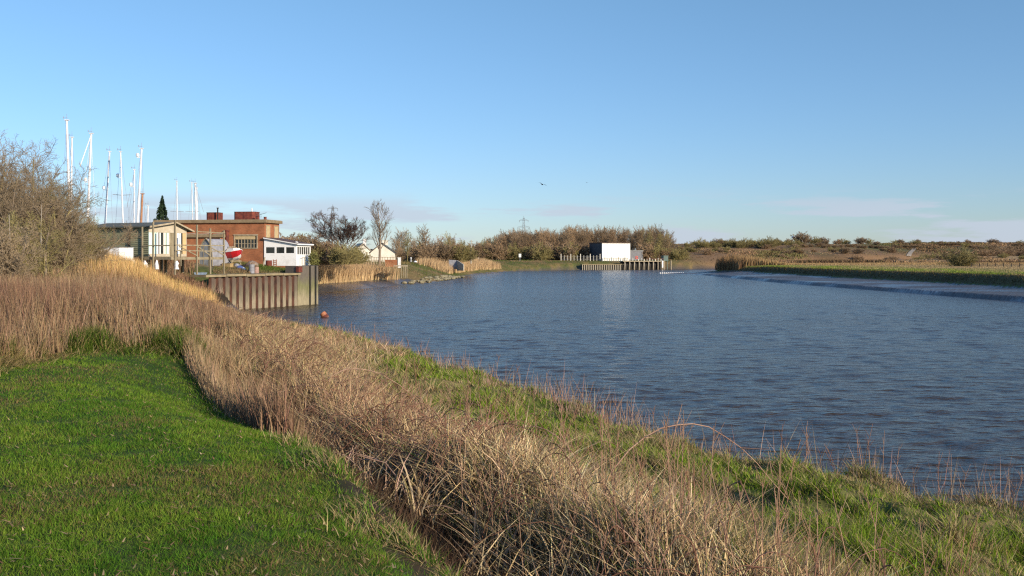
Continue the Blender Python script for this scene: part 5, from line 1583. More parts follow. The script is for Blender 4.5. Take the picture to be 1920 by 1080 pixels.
# ------------------------------------------------------------------ far pump house, sheet piling and jetty
def far_works():
    O = (px(1129, 484), 484, 4.2)
    Fm = frame(O, (0.92, 0.39))
    root = root_empty('pump_house', O, 'large white box shaped shed with dark shaded side before the wood', 'shed')
    W, D, z0, H = 15.3, 13.2, 1.0, 8.2
    w = MB(Fm); w.box((0, 0, z0 - 1.2), (W, .3, H)); w.build('wall', M['cladding'], root)
    s = MB(Fm); s.box((0, .304, z0 - 1.2), (.3, D, H)); s.box((W - .3, .304, z0 - 1.2), (W, D, H)); s.box((.3, D - .3, z0 - 1.2), (W - .3, D, H)); s.build('side_wall', M['shade_clad'], root)
    r = MB(Fm); r.box((-.2, -.15, H), (W + .2, D + .2, H + .35)); r.build('roof', M['roof_brown'], root)
    p = MB(Fm); p.box((2.55, -.06, z0), (2.68, -.004, H - .1)); p.build('downpipe', M['steel'], root)
    for k in range(1, 10):
        j = MB(Fm); j.box((k * W / 10 - .03, -.03, z0 - .1), (k * W / 10 + .03, -.002, H - .01)); j.build('cladding_seam', mat('seam', (.62, .6, .54), None, 1, .6) if k == 1 else bpy.data.materials['seam'], root)
    g = MB(Fm); g.box((W + .003, 1.5, z0 - 1.2), (W + 8.0, D - 2, z0 + 3.6)); an = g.build('annexe', M['grey_clad'], root)
    g = MB(Fm); g.box((W + .003, 1.3, z0 + 3.6), (W + 8.2, D - 1.8, z0 + 3.85)); g.build('annexe_roof', M['grey_panel'], an)
    # far sheet piling
    d0, d1 = Vector((31.4, 457.6)), Vector((51.0, 466.3))
    dr = (d1 - d0).normalized(); nn = Vector((dr.y, -dr.x)); L = (d1 - d0).length
    root = root_empty('far_sheet_piling', (d0.x, d0.y, 0), 'pale sheet pile river wall left of the far jetty', 'river wall')
    a, b = MB(), MB()
    P = 0.94; n = int(L / P)
    for i in range(n):
        q = [d0 + dr * (i * P + t * P) + nn * o for t, o in ((0, .05), (.18, .4), (.5, .4), (.68, .05), (1, .05))]
        for j in range(4):
            (b if j in (0, 2, 3) else a).add([(q[j].x, q[j].y, -1), (q[j + 1].x, q[j + 1].y, -1), (q[j + 1].x, q[j + 1].y, 2.45), (q[j].x, q[j].y, 2.45)], [(0, 1, 2, 3)])
    a.build('sheet_pile', M['far_pile'], root); b.build('pile_web', M['black'], root)
    c = MB(); e0, e1 = d0 + nn * .55, d1 + nn * .55; f0, f1 = d0 - nn * 1.5, d1 - nn * 1.5
    c.prism([(e0.x, e0.y), (e1.x, e1.y), (f1.x, f1.y), (f0.x, f0.y)], 2.35, 2.65); c.build('capping', M['capping'], root)
    # jetty
    x0, x1, yj = 51.2, 71.0, 464.5
    Fm = frame((x0, yj, 0), (x1 - x0, 9.0)); L = math.hypot(x1 - x0, 9.0)
    root = root_empty('timber_jetty', (x0, yj, 0), 'long dark timber jetty on pale piles right of the white shed', 'jetty')
    dk = MB(Fm); dk.box((-.2, 0, 3.7), (L, 4.2, 4.0)); dk.build('deck', M['timber_pale'], root)
    bk = MB(Fm); bk.box((0, 2.6, -1), (L, 3.2, 3.7)); bk.build('gap_shade_sheet', M['black'], root)  # black sheet added behind the piles as shade for the gaps
    for k in range(9):
        t = .55 + k * (L - 1.3) / 8
        p = MB(Fm); p.tube((t, .05, -1), (t, .05, 3.72), .24, n=8); p.build('pile', M['timber_pale'], root)
        if k < 8:
            p = MB(Fm); p.beam((t + .75, 1.6, -.5), (t + 1.4, 1.6, 3.7), .35); p.build('brace', M['grey_clad'], root)
    for k in range(14):
        t = .1 + k * (L - .4) * .0715
        p = MB(Fm); p.box((t, -.1, 4.0), (t + .3, .25, 4.9 + .5 * ((k * 7) % 3 == 0))); p.build('bollard_post', M['cream'] if k % 2 else M['box_grey'], root)
    rr = MB(Fm); rr.box((L * .55, -.05, 4.85), (L, .05, 4.98)); rr.build('handrail', mat('red_rail', (.35, .16, .13), None, 3, .7), root)
    ld = MB(Fm); ld.box((L - 1.3, -.35, .9), (L - .6, -.14, 4.1)); ld.build('ladder', M['white'], root)
    lb = MB(Fm @ Matrix.Translation((6.7, -.25, 5.55)) @ Matrix.Rotation(R(90), 4, 'X'))
    n = 14; vs = []
    for i in range(n):
        for j in range(6):
            A, B = 2 * math.pi * i / n, 2 * math.pi * j / 6
            vs.append(((.55 + .22 * math.cos(B)) * math.cos(A), (.55 + .22 * math.cos(B)) * math.sin(A), .22 * math.sin(B)))
    lb.add(vs, [(i * 6 + j, ((i + 1) % n) * 6 + j, ((i + 1) % n) * 6 + (j + 1) % 6, i * 6 + (j + 1) % 6) for i in range(n) for j in range(6)])
    tag(lb.build('lifebuoy', mat('lifebuoy_red', (.75, .1, .06), None, 2, .5), None), 'bright red lifebuoy hanging on the far jetty rail', 'lifebuoy')
    cb = MB(Fm); cb.box((L + .5, 1.0, 4.2), (L + 3.0, 3.0, 6.3)); cb.box((L + .35, .85, 6.3), (L + 3.15, 3.15, 6.5)); cb.box((L + .6, 1.2, 0), (L + .9, 1.5, 4.2)); cb.box((L + 2.5, 1.2, 0), (L + 2.8, 1.5, 4.2)); cb.box((L + .4, .9, 4.0), (L + 3.1, 3.1, 4.2))
    tag(cb.build('control_cabin', M['teal'], None), 'small dull green cabin on legs at the right end of the far jetty', 'cabin')
    for a, lab in ((L + .1, 'pale mooring pile nearest the far jetty end'), (L + 4.0, 'pale mooring pile standing outermost beyond the green cabin')):
        p = MB(Fm); p.tube((a, .2, -1), (a, .2, 4.2), .28, n=8); tag(p.build('mooring_pile', M['timber_pale'], None), lab, 'pile')
    # mesh fence before the wood
    fr = root_empty('wire_fence', (px(1090, 483), 483, 4.3), 'post and wire fence in front of the wood left of the white shed', 'fence')
    for k in range(13):
        x = px(1052 + k * 6.1, 480); p = MB(); p.box((x - .16, 480, 3.9), (x + .16, 480.3, 6.6 if k % 3 else 7.3)); p.build('post', M['cream'] if k % 3 == 0 else M['box_grey'], fr)
    p = MB()
    for z in (4.6, 5.3, 6.0): p.box((px(1052, 480), 480.1, z), (px(1125, 480), 480.16, z + .05))
    p.build('wires', M['wire'], fr)
    rl = root_empty('riverside_railing', (px(1150, 480), 480, 4.3), 'pale railing along the river front of the white shed', 'railing')
    for k in range(12):
        x = px(1130 + k * 4.2, 478); p = MB(); p.box((x - .18, 478, 3.6), (x + .18, 478.3, 5.2 + .5 * (k % 3 == 1))); p.build('post', M['timber_pale'] if k % 2 else M['grey_panel'], rl)
    p = MB(); p.box((px(1130, 478), 478.1, 5.0), (px(1178, 478), 478.2, 5.15)); p.build('rail', M['timber_pale'], rl)
    # small white sign
    d = 455; x = px(975, d)
    s = root_empty('warning_sign', (x, d, 3.4), 'small white sign on a dark post on the far bank', 'sign')
    p = MB(); p.box((x - .12, d, 3), (x + .12, d + .12, 6.0)); p.build('post', M['steel'], s)
    p = MB(); p.box((x - .55, d - .06, 5.7), (x + .55, d - .005, 7.3)); p.build('board', M['white'], s)
far_works()

# poles
def poles():
    d = 335; x = px(883, d)
    r = root_empty('utility_pole', (x, d, 4), 'pale leaning utility pole at the left end of the wood', 'pole')
    p = MB(); p.tube((x, d, 3.6), (px(882.5, d) + .2, d, pz(450, d)), .2, .15, 8); p.build('shaft', M['box_grey'], r)
    p = MB(); p.beam((x - .6, d, pz(452.5, d)), (x + .8, d, pz(452.5, d)), .12); p.build('crossarm', M['timber'], r)
    d = 400; x = px(897, d)
    p = MB(); p.box((x - .15, d, 3.8), (x + .15, d + .3, 5.6)); tag(p.build('white_stake', M['white'], None), 'short white stake in front of the wood near the utility pole', 'stake')
    d = 405; x = px(881, d)
    p = MB(); p.tube((x, d, 3.8), (x, d, pz(459, d)), .13, n=6); tag(p.build('lamp_post', M['black'], None), 'thin dark post just left of the utility pole', 'post')
poles()

def pylon(qx, ytop, d, lab, wide):
    x = px(qx, d); zt = pz(ytop, d); z0 = 4
    r = root_empty('pylon', (x, d, z0), lab, 'pylon')
    b = MB(); H = zt - z0
    t = 0.34
    levels = np.linspace(0, 1, 11)
    hw = lambda s: 4.2 * (1 - s) ** 1.3 + .75
    for sx_ in (-1, 1):
        for sy_ in (-1, 1):
            for i in range(10):
                s0, s1 = levels[i], levels[i + 1]
                p0 = (x + sx_ * hw(s0), d + sy_ * hw(s0), z0 + H * .96 * s0); p1 = (x + sx_ * hw(s1), d + sy_ * hw(s1), z0 + H * .96 * s1)
                b.beam(p0, p1, t)
                q1 = (x - sx_ * hw(s1), d + sy_ * hw(s1), z0 + H * .96 * s1); b.beam(p0, q1, t * .6)
                q2 = (x + sx_ * hw(s1), d - sy_ * hw(s1), z0 + H * .96 * s1); b.beam(p0, q2, t * .6)
    b.beam((x, d, z0 + H * .95), (x, d, zt), t); b.build('tower', M['steel'], r)
    for s, w in wide:
        z = z0 + H * s; c = MB()
        c.beam((x - w, d, z), (x + w, d, z), t); c.beam((x - w, d, z), (x, d, z + 1.8), t * .7); c.beam((x + w, d, z), (x, d, z + 1.8), t * .7)
        for k in (-1, 1): c.tube((x + k * w, d, z), (x + k * w, d, z - 2.4), .22, n=5)
        c.build('crossarm', M['steel'], r)
pylon(624, 383.5, 900, 'lattice pylon rising behind the spreading bare tree', ((.93, 4.4), (.8, 5.2), (.66, 4.6)))
pylon(982, 405, 1200, 'lattice pylon rising behind the middle of the wood', ((.9, 5.2), (.74, 7.0)))

# ------------------------------------------------------------------ river things
def river_things():
    d = 98; x = px(608, d)
    r = root_empty('mooring_buoy', (x, d, 0), 'faded orange mooring buoy floating tilted off the quay', 'buoy')
    Mx = Matrix.Translation((x, d, .16)) @ Matrix.Rotation(R(-38), 4, 'Y')
    b = MB(Mx); b.lathe([(.12, -.42), (.27, -.38), (.31, -.25), (.31, .18), (.28, .3), (.2, .34)], 16); b.build('float', M['orange'], r, smooth=False)
    b = MB(Mx); b.lathe([(.32, -.3), (.325, -.05), (.32, -.02)], 16); b.build('dark_band', M['rust'], r)
    # line of white floats at the mud spit
    base = None
    for k in range(12):
        x = px(1236 + k * 4.0, 357); y = 354.5 + .15 * k
        b = MB() if base is None else None
        if base is None:
            b.lathe([(.1, -.2), (.3, -.12), (.34, .05), (.2, .24), (.05, .28)], 10); base = b.build('float', M['white'], None); o = base
        else:
            o = base.copy(); COL.objects.link(o)
        o.name = 'boom_float'; o.location = (x, y, .15)
        tag(o, 'small white float on the line along the far mud spit', 'float', 'floats along the mud spit')
    # gulls
    for (qx, qy, d, span, rz, lab) in ((1017, 346, 150, .75, .4, 'larger dark gull gliding above the far wood'), (1100, 342.5, 330, .6, -.3, 'tiny distant bird right of the gliding gull')):
        x, z = px(qx, d), pz(qy, d)
        b = MB(Matrix.Translation((x, d, z)) @ Matrix.Rotation(rz, 4, 'Z') @ Matrix.Rotation(R(18), 4, 'Y'))
        # one continuous mesh: a body of rings with wings folded out of it
        rings = [(-.3, .015), (-.2, .05), (-.05, .085), (.1, .075), (.2, .05), (.27, .05), (.32, .015)]
        n = 8
        rows = [[(rr * math.cos(a), y_, rr * math.sin(a)) for a in np.linspace(0, 2 * math.pi, n + 1)] for y_, rr in rings]
        b.grid(rows)
        for s in (-1, 1):
            w = [(s * .05, .12, .03), (s * span * .45, .17, .16), (s * span, -.1, .06), (s * span * .45, -.02, .15), (s * .05, -.08, .03)]
            b.add(w, [(0, 1, 3, 4), (1, 2, 3)])
            b.add([(p[0], p[1], p[2] - .02) for p in w], [(4, 3, 1, 0), (3, 2, 1)])
        tag(b.build('gull', M['feather'], None), lab, 'bird')
river_things()

# track climbing the hill, far fences
def hill_bits():
    pts = []
    for qx, qy, d in ((1704, 487, 560), (1710, 480, 600), (1719, 473, 660), (1732, 470, 700), (1756, 468, 760)):
        pts.append((px(qx, d), d))
    fine = []
    for i in range(len(pts) - 1):
        for t in np.linspace(0, 1, 12)[:-1]: fine.append((pts[i][0] + (pts[i + 1][0] - pts[i][0]) * t, pts[i][1] + (pts[i + 1][1] - pts[i][1]) * t))
    rows = []
    for (x, y) in fine:
        xs_ = np.linspace(-1.3, 1.3, 5) + x; ys_ = np.full(5, y)
        zs = ground(xs_, ys_) + .25
        rows.append(list(zip(xs_, ys_, zs)))
    b = MB(); b.grid(rows); tag(b.build('hill_path', M['path'], None), kind='structure')
    # fence along the right bank meadow
    r = root_empty('field_fence', (px(1850, 255), 255, 3.2), 'dark low post and rail fence at the back of the right meadow', 'fence')
    for k in range(11):
        x = px(1822 + k * 15, 258); p = MB(); p.box((x - .07, 258, 2.8), (x + .07, 258.14, 4.3)); p.build('post', M['black'], r)
    for z in (3.55, 3.95):
        p = MB(); p.box((px(1820, 258), 258.06, z), (px(1972, 258), 258.12, z + .1)); p.build('rail', M['bark_dark'], r)
    # white sheet lying in the far marsh
    d = 430; x = px(1470, d)
    p = MB(); z = float(ground(np.array([x]), np.array([d]))[0]); p.box((px(1474, d), d, z + .1), (px(1486, d), d + 1, z + .75)); tag(p.build('white_trough', M['cream'], None), 'small white trough lying in the marsh before the hill', 'trough')
    d = 760
hill_bits()
# ------------------------------------------------------------------ trees
def grow(seed, stems, levels, tmin=0.25, up=0.08, wig=0.12, taper=0.75):
    """stems: list of (start, direction, length, radius); levels: per level dict(n, seg, ang, ratio, rr, up, wig)
    returns (trunk segments, crown segments)"""
    rnd = random.Random(seed)
    trunk, crown = [], []
    stack = [(s[0], s[1], s[2], s[3], 0) for s in stems]
    while stack:
        p, d, L, r, lv = stack.pop()
        lo = levels[lv]
        ns = lo['seg']; sl = L / ns
        last = lv == len(levels) - 1
        pts = [p]; dirs = [d]; rad = [r]
        for i in range(ns):
            w = lo.get('wig', wig); u = lo.get('up', up)
            dx = d[0] + rnd.gauss(0, w); dy = d[1] + rnd.gauss(0, w); dz = d[2] + rnd.gauss(0, w) + u
            k = math.sqrt(dx * dx + dy * dy + dz * dz) or 1
            d = (dx / k, dy / k, dz / k)
            q = (p[0] + d[0] * sl, p[1] + d[1] * sl, p[2] + d[2] * sl)
            r1 = max(r * (1 - taper * (i + 1) / ns), lo.get('rmin', 0.003))
            (trunk if lv == 0 else crown).append((*p, *q, rad[-1], r1))
            p = q; pts.append(p); dirs.append(d); rad.append(r1)
        if last: continue
        nx = levels[lv + 1]
        n = nx['n'] if L > 0 else 0
        n = max(2, int(round(n * (0.8 + 0.4 * rnd.random()))))
        az = rnd.uniform(0, 6.28)
        tm = nx.get('tmin', tmin)
        for c in range(n):
            t = tm + (1 - tm) * ((c + rnd.random()) / n)
            f = t * ns; i = min(int(f), ns - 1); g = f - i
            bp = tuple(pts[i][k] + (pts[i + 1][k] - pts[i][k]) * g for k in range(3))
            bd = dirs[i + 1]
            az += 2.4 + rnd.uniform(-.5, .5)
            an = nx['ang'] * rnd.uniform(.65, 1.3)
            D = Vector(bd); a = D.orthogonal().normalized(); b = D.cross(a)
            nd = D * math.cos(an) + (a * math.cos(az) + b * math.sin(az)) * math.sin(an)
            cl = L * nx['ratio'] * rnd.uniform(.7, 1.2) * (1.15 - nx.get('fall', .55) * t)
            cr = max(rad[i] * nx.get('rr', .55), nx.get('rmin', .003))
            stack.append((bp, tuple(nd), cl, cr, lv + 1))
    return trunk, crown

def tree_from(name, segs, mt, mc, label, cat, group=None, trunk_name='trunk', crown_name='crown', leaves=None, lm=None):
    root = root_empty(name, (0, 0, 0), label, cat, group)
    tube_mesh(trunk_name, segs[0], mt, 6, root)
    tube_mesh(crown_name, segs[1], mc, 3, root)
    if leaves is not None:
        leaf_mesh('foliage', leaves, lm, root)
    return root

def leaf_mesh(name, L, material, parent):
    """L: (n,4) of x y z size -> randomly turned little quads"""
    L = np.asarray(L, float); n = len(L); r = np.random.default_rng(4)
    a = r.normal(size=(n, 3)); a /= np.linalg.norm(a, axis=1, keepdims=True)
    b = np.cross(a, r.normal(size=(n, 3))); b /= np.linalg.norm(b, axis=1, keepdims=True)
    s = L[:, 3:4]
    c = L[:, :3]
    V = np.stack([c - a * s - b * s * .6, c + a * s - b * s * .4, c + a * s * .8 + b * s * .6, c - a * s * .7 + b * s * .5], 1).astype(np.float32)
    me = bpy.data.meshes.new(name)
    me.vertices.add(4 * n); me.vertices.foreach_set('co', V.ravel())
    me.loops.add(4 * n); me.loops.foreach_set('vertex_index', np.arange(4 * n, dtype=np.int32))
    me.polygons.add(n); me.polygons.foreach_set('loop_start', np.arange(0, 4 * n, 4, dtype=np.int32))
    me.update()
    return link_mesh(name, me, material, parent)

def measure(o):
    zs = []
    for ch in o.children:
        a = np.empty(len(ch.data.vertices) * 3, np.float32); ch.data.vertices.foreach_get('co', a); zs.append(a[2::3])
    return float(np.percentile(np.concatenate(zs), 99.7))
def dup(proto, x, y, z, s=1.0, rz=0.0, label=None, group=None, sz=None):
    c = copy_tree(proto) if proto.get('used') else proto
    proto['used'] = 1
    if 'used' in c.keys() and c is not proto: del c['used']
    c.location = (x, y, z); c.scale = (s, s, s if sz is None else sz); c.rotation_euler = (0, 0, rz)
    if label: c['label'] = label
    if group: c['group'] = group
    elif 'group' in c.keys(): del c['group']
    return c
PROTOS = []
def gz1(x, y): return float(ground(np.array([x]), np.array([y]))[0])
rt = random.Random(77)

# --- thicket on the left bank
def thicket(seed, nst, Ht, spread):
    rnd = random.Random(seed); st = []
    for k in range(nst):
        a = rnd.uniform(0, 6.28); t = rnd.uniform(0.05, spread)
        st.append(((rnd.uniform(-.5, .5), rnd.uniform(-.5, .5), -.2), (math.cos(a) * t, math.sin(a) * t, 1), Ht * rnd.uniform(.6, .95), .075 * rnd.uniform(.6, 1.2)))
    lv = [dict(seg=8, wig=.09, up=.02), dict(n=15, seg=6, ang=.75, ratio=.42, wig=.14, up=.05, rmin=.01, tmin=.08), dict(n=9, seg=4, ang=.75, ratio=.48, wig=.2, up=.03, rmin=.0065, tmin=.1), dict(n=8, seg=3, ang=.7, ratio=.5, wig=.22, up=.02, rmin=.005, tmin=.1)]
    return grow(seed, st, lv)
TH = [((-40, 46), 7.4, 10, .5, 'tall bare thorn thicket cut by the left edge of the photo', 'bark_grey', 1),
      ((26, 50), 7.4, 12, .45, 'tallest bare grey thicket with several leaning stems, left of the masts', 'bark_grey', 2),
      ((80, 52), 7.0, 11, .42, 'rounded bare thicket whose twigs cross the tallest masts', 'bark_brown', 3),
      ((126, 52), 5.5, 10, .5, 'lower bare thicket spreading toward the cabin roof', 'bark_olive', 4),
      ((60, 41), 3.4, 9, .7, 'low olive scrub in front of the tall thicket', 'bark_olive', 5),
      ((-30, 58), 7.4, 8, .5, 'bare thicket rising behind the one at the left edge', 'bark_brown', 6),
      ((10, 37), 3.0, 8, .7, 'low brown scrub at the left edge above the weeds', 'bark_brown', 7),
      ((102, 47), 4.6, 11, .6, 'dense brown thicket below the rounded one whose twigs cross the masts', 'bark_grey', 9),
      ((150, 56), 4.3, 11, .7, 'thicket reaching out furthest right, over the left cabin wall', 'bark_brown', 10),
      ((48, 46), 5.6, 12, .55, 'dense mid height thicket filling in under the tallest one', 'bark_brown', 11),
      ((158, 60), 3.2, 9, .8, 'small sprawling scrub before the white trailer', 'bark_olive', 8)]
for (qx, d), Ht, nst, spr, lab, m_, sd_ in TH:
    r_ = tree_from('bare_thicket', thicket(sd_ + 30, nst, Ht, spr), M['bark_grey'] if m_ != 'bark_grey' else M['bark_olive'], M['bark_olive' if m_ == 'bark_olive' else 'thorn'], lab, 'thicket')
    x = px(qx, d); r_.location = (x, d, gz1(x, d))
# slim pale sapling stems in the thicket
for qx, d, yt, lab in ((70, 43, 372, 'slim pale sapling standing upright in the thicket'), (8, 40, 390, 'slim pale forked sapling near the left edge')):
    x = px(qx, d); z = gz1(x, d)
    Ht = pz(yt, d) - z
    s = grow(sd_ + qx, [((0, 0, -.2), (.12, 0, 1), Ht, .05)], [dict(seg=8, wig=.05, up=.02), dict(n=7, seg=4, ang=.5, ratio=.3, wig=.1, up=.08, rmin=.008, tmin=.4), dict(n=3, seg=3, ang=.5, ratio=.4, rmin=.005)])
    r_ = tree_from('sapling', s, M['bark_pale'], M['bark_grey'], lab, 'sapling'); r_.location = (x, d, z)

# --- spreading oak like tree and the tall tree by the cottage
def big_trees():
    d = 232
    st = [((0, 0, -.3), (.02, 0, 1), 5.0, .5)]
    lv = [dict(seg=4, wig=.03, up=.0), dict(n=13, seg=8, ang=.85, ratio=1.6, rr=.5, wig=.1, up=.07, tmin=.5, fall=.1), dict(n=9, seg=6, ang=.75, ratio=.42, rr=.55, wig=.16, up=.05, tmin=.25, rmin=.05), dict(n=7, seg=4, ang=.55, ratio=.62, wig=.16, up=.05, rmin=.028), dict(n=9, seg=4, ang=.55, ratio=.75, wig=.16, up=.04, rmin=.015)]
    r_ = tree_from('bare_tree', grow(14, st, lv), M['bark_dark'], mat('purple_brown_twigs', (.13, .085, .06), (.1, .065, .05), 2, .9), 'broad spreading bare tree with domed crown left of the cottage', 'tree')
    x = px(642, d); r_.location = (x, d, 4.4); r_.scale = (1.0, 1.0, .84); r_.rotation_euler = (0, 0, 2.2)
    d = 222
    st = [((0, 0, -.3), (.0, 0, 1), 13.0, .36)]
    lv = [dict(seg=10, wig=.03, up=.02), dict(n=22, seg=7, ang=.62, ratio=.42, rr=.5, wig=.1, up=.09, tmin=.22, fall=.6), dict(n=8, seg=5, ang=.5, ratio=.5, rr=.55, wig=.13, up=.07, rmin=.026), dict(n=5, seg=4, ang=.5, ratio=.7, wig=.16, up=.05, rmin=.017)]
    r_ = tree_from('bare_tree', grow(9, st, lv), M['bark_grey'], M['bark_grey'], 'tall narrow bare tree standing in front of the white cottage', 'tree')
    x = px(712, d); r_.location = (x, d, 4.0); r_.scale = (.9, .9, .94)
big_trees()

# --- prototypes for scrub and wood
def shrub_proto(seed, Ht, nst, spr, twigs, tm, r=.035, base=.05):
    rnd = random.Random(seed); st = []
    for k in range(nst):
        a = rnd.uniform(0, 6.28); t = spr * math.sqrt(rnd.random())
        rr = rnd.uniform(0, .25) * Ht
        st.append(((rr * math.cos(a), rr * math.sin(a), -.2), (math.cos(a) * t, math.sin(a) * t, 1), Ht * rnd.uniform(.6, 1) * (1 - .25 * t), base))
    lv = [dict(seg=5, wig=.1, up=.02), dict(n=twigs, seg=4, ang=.7, ratio=.55, wig=.15, up=.05, rmin=r, tmin=.02, fall=.75), dict(n=6, seg=3, ang=.6, ratio=.5, wig=.2, up=.05, rmin=r * .8, tmin=.1), dict(n=4, seg=2, ang=.6, ratio=.55, wig=.2, up=.04, rmin=r * .7, tmin=.1)]
    return grow(seed, st, lv)
def wood_proto(seed, Ht, r=.05, ang=.42):
    st = [((0, 0, -.3), (0, 0, 1), Ht * .92, .2)]
    lv = [dict(seg=9, wig=.05, up=.02), dict(n=30, seg=6, ang=ang * 1.35, ratio=.42, rr=.45, wig=.1, up=.1, tmin=.2, fall=.35, rmin=.05), dict(n=7, seg=4, ang=.55, ratio=.42, wig=.14, up=.08, rmin=r * .8, tmin=.1), dict(n=5, seg=2, ang=.55, ratio=.5, wig=.15, up=.06, rmin=r * .55, tmin=.1)]
    return grow(seed, st, lv)

PH = {}
WP = [tree_from('woodland_tree', wood_proto(100 + k, 15, .055, (.42, .5, .36, .45)[k]), M[('bark_pale', 'bark_grey', 'bark_grey', 'bark_olive')[k]], M[('bark_red', 'bark_brown', 'bark_brown', 'bark_olive')[k]], 'bare tree', 'tree') for k in range(4)]
SP = [tree_from('bare_shrub', shrub_proto(200 + k, 5, 16, (.8, .95, .7)[k], 9, 0, .035), M[('bark_grey', 'bark_olive', 'bark_grey')[k]], M[('bark_brown', 'bark_olive', 'bark_red')[k]], 'bare shrub', 'shrub', trunk_name='stems', crown_name='twigs') for k in range(3)]

for k, o in enumerate(WP): PH['w', k] = measure(o)
for k, o in enumerate(SP): PH['s', k] = measure(o)

# wood behind the white shed: (column, top row, depth)
def wood():
    lab = {0: 'tall russet bare tree in the dense wood behind the white shed', 1: 'tall brown bare tree in the dense wood behind the white shed', 2: 'upright brown bare tree in the dense wood behind the white shed', 3: 'olive tinted bare tree in the dense wood behind the white shed'}
    top = lambda q: np.interp(q, [886, 905, 925, 945, 980, 1020, 1045, 1060, 1080, 1110, 1150, 1185, 1205, 1230, 1250, 1262], [452, 447, 440, 430, 428, 427, 432, 424, 421, 423, 424, 426, 424, 420, 428, 446])
    for row, (d, step) in enumerate(((512, 11.5), (535, 11), (565, 11), (600, 11))):
        q = 890 + row * 3
        while q < 1258:
            qq = q + rt.uniform(-4, 4)
            dd = d + rt.uniform(-8, 8)
            if not (1098 < qq < 1212 and dd < 520):
                x = px(qq, dd); z = 4.2
                yt = float(top(qq)) + rt.uniform(-2, 9) + (5 if row == 0 else 0)
                Ht = pz(yt, dd) - z
                k = rt.choice((0, 0, 1, 1, 2)) if qq < 1170 else rt.choice((3, 3, 1, 2))
                if qq < 930 and rt.random() < .6: k = 3
                s = Ht / PH['w', k]
                dup(WP[k], x, dd, z, s * rt.uniform(.95, 1.15), rt.uniform(0, 6.28), lab[k], 'trees of the wood', sz=s)
            q += step * rt.uniform(.85, 1.15)
    ulab = {0: 'brown undergrowth bush along the foot of the wood', 1: 'olive undergrowth bush along the foot of the wood', 2: 'reddish undergrowth bush along the foot of the wood'}
    q = 884
    while q < 1275:
        d = 500 + rt.uniform(-6, 6)
        if not 1096 < q < 1215:
            k = rt.randrange(3); x = px(q, d)
            s = rt.uniform(1.3, 2.2) if q < 1225 else rt.uniform(1.1, 1.8)
            dup(SP[k], x, d, 4.1, s, rt.uniform(0, 6.28), ulab[k], 'undergrowth of the wood')
        q += rt.uniform(7, 11)
wood()

# trees between the cottage and the wood: individually described
def mid_trees():
    L = [(752, 426, 330, 1, 'ragged bare tree right behind the cottage'), (764, 432, 320, 3, 'leaning olive tree right of the cottage roof'), (742, 441, 300, 1, 'dark low tree between tall tree and cottage chimney'),
         (801, 420, 330, 2, 'tall pale rounded bare tree halfway between cottage and utility pole'), (786, 438, 335, 3, 'olive tree left of the tall pale rounded one'), (822, 441, 330, 0, 'russet tree right of the tall pale rounded one'),
         (838, 434, 340, 3, 'olive peaked tree in the gap before the utility pole'), (846, 438, 345, 1, 'brown tree right beside the olive peaked tree'), (866, 447, 370, 3, 'short olive tree left of the utility pole'),
         (778, 446, 315, 0, 'short russet tree behind the garden post'), (812, 450, 345, 1, 'low brown tree filling the gap right of the cottage'), (876, 456, 400, 2, 'small distant tree at the utility pole'), (855, 458, 390, 1, 'small distant brown tree left of the stake')]
    for q, yt, d, k, lab in L:
        x = px(q, d); Ht = pz(yt, d) - 4.4
        dup(WP[k], x, d, 4.4, Ht / PH['w', k] * 1.2, rt.uniform(0, 6.28), lab, sz=Ht / PH['w', k])
    # scrub belts
    B = []
    for q in np.arange(534, 672, 10.5): B.append((q + rt.uniform(-3, 3), float(np.interp(q, [530, 545, 570, 590, 610, 640, 665], [441, 436, 438, 445, 450, 452, 462])) + rt.uniform(-2, 7), 192 + rt.uniform(-10, 14), 's'))
    for q in np.arange(535, 660, 15): B.append((q + rt.uniform(-3, 3), 458 + rt.uniform(-5, 8), 180 + rt.uniform(-3, 3), 's'))
    for q in np.arange(752, 884, 8.5): B.append((q, 462 + rt.uniform(-12, 9), 300 + rt.uniform(0, 50), 'm'))
    for q, yt, d, w in B:
        k = rt.choice((0, 1, 1, 2)); x = px(q, d); z = 4.6
        s = (pz(yt, d) - z) / PH['s', k]
        lab = ({0: 'brown bare bush in the scrub between sun lounge and cottage', 1: 'olive bare bush in the scrub between sun lounge and cottage', 2: 'reddish bare bush in the scrub between sun lounge and cottage'} if w == 's' else
               {0: 'brown bare bush under the trees right of the cottage', 1: 'olive bare bush under the trees right of the cottage', 2: 'reddish bare bush under the trees right of the cottage'})[k]
        dup(SP[k], x, d, z, s * 1.05, rt.uniform(0, 6.28), lab, 'scrub beside the cottage' if w == 's' else 'bushes right of the cottage', sz=s)
    # bush right behind the boathouse roof edge
    x = px(536, 205); dup(SP[0], x, 205, 4.8, 1.35, 1.0, 'bare bush top showing right of the boathouse roof edge')
mid_trees()

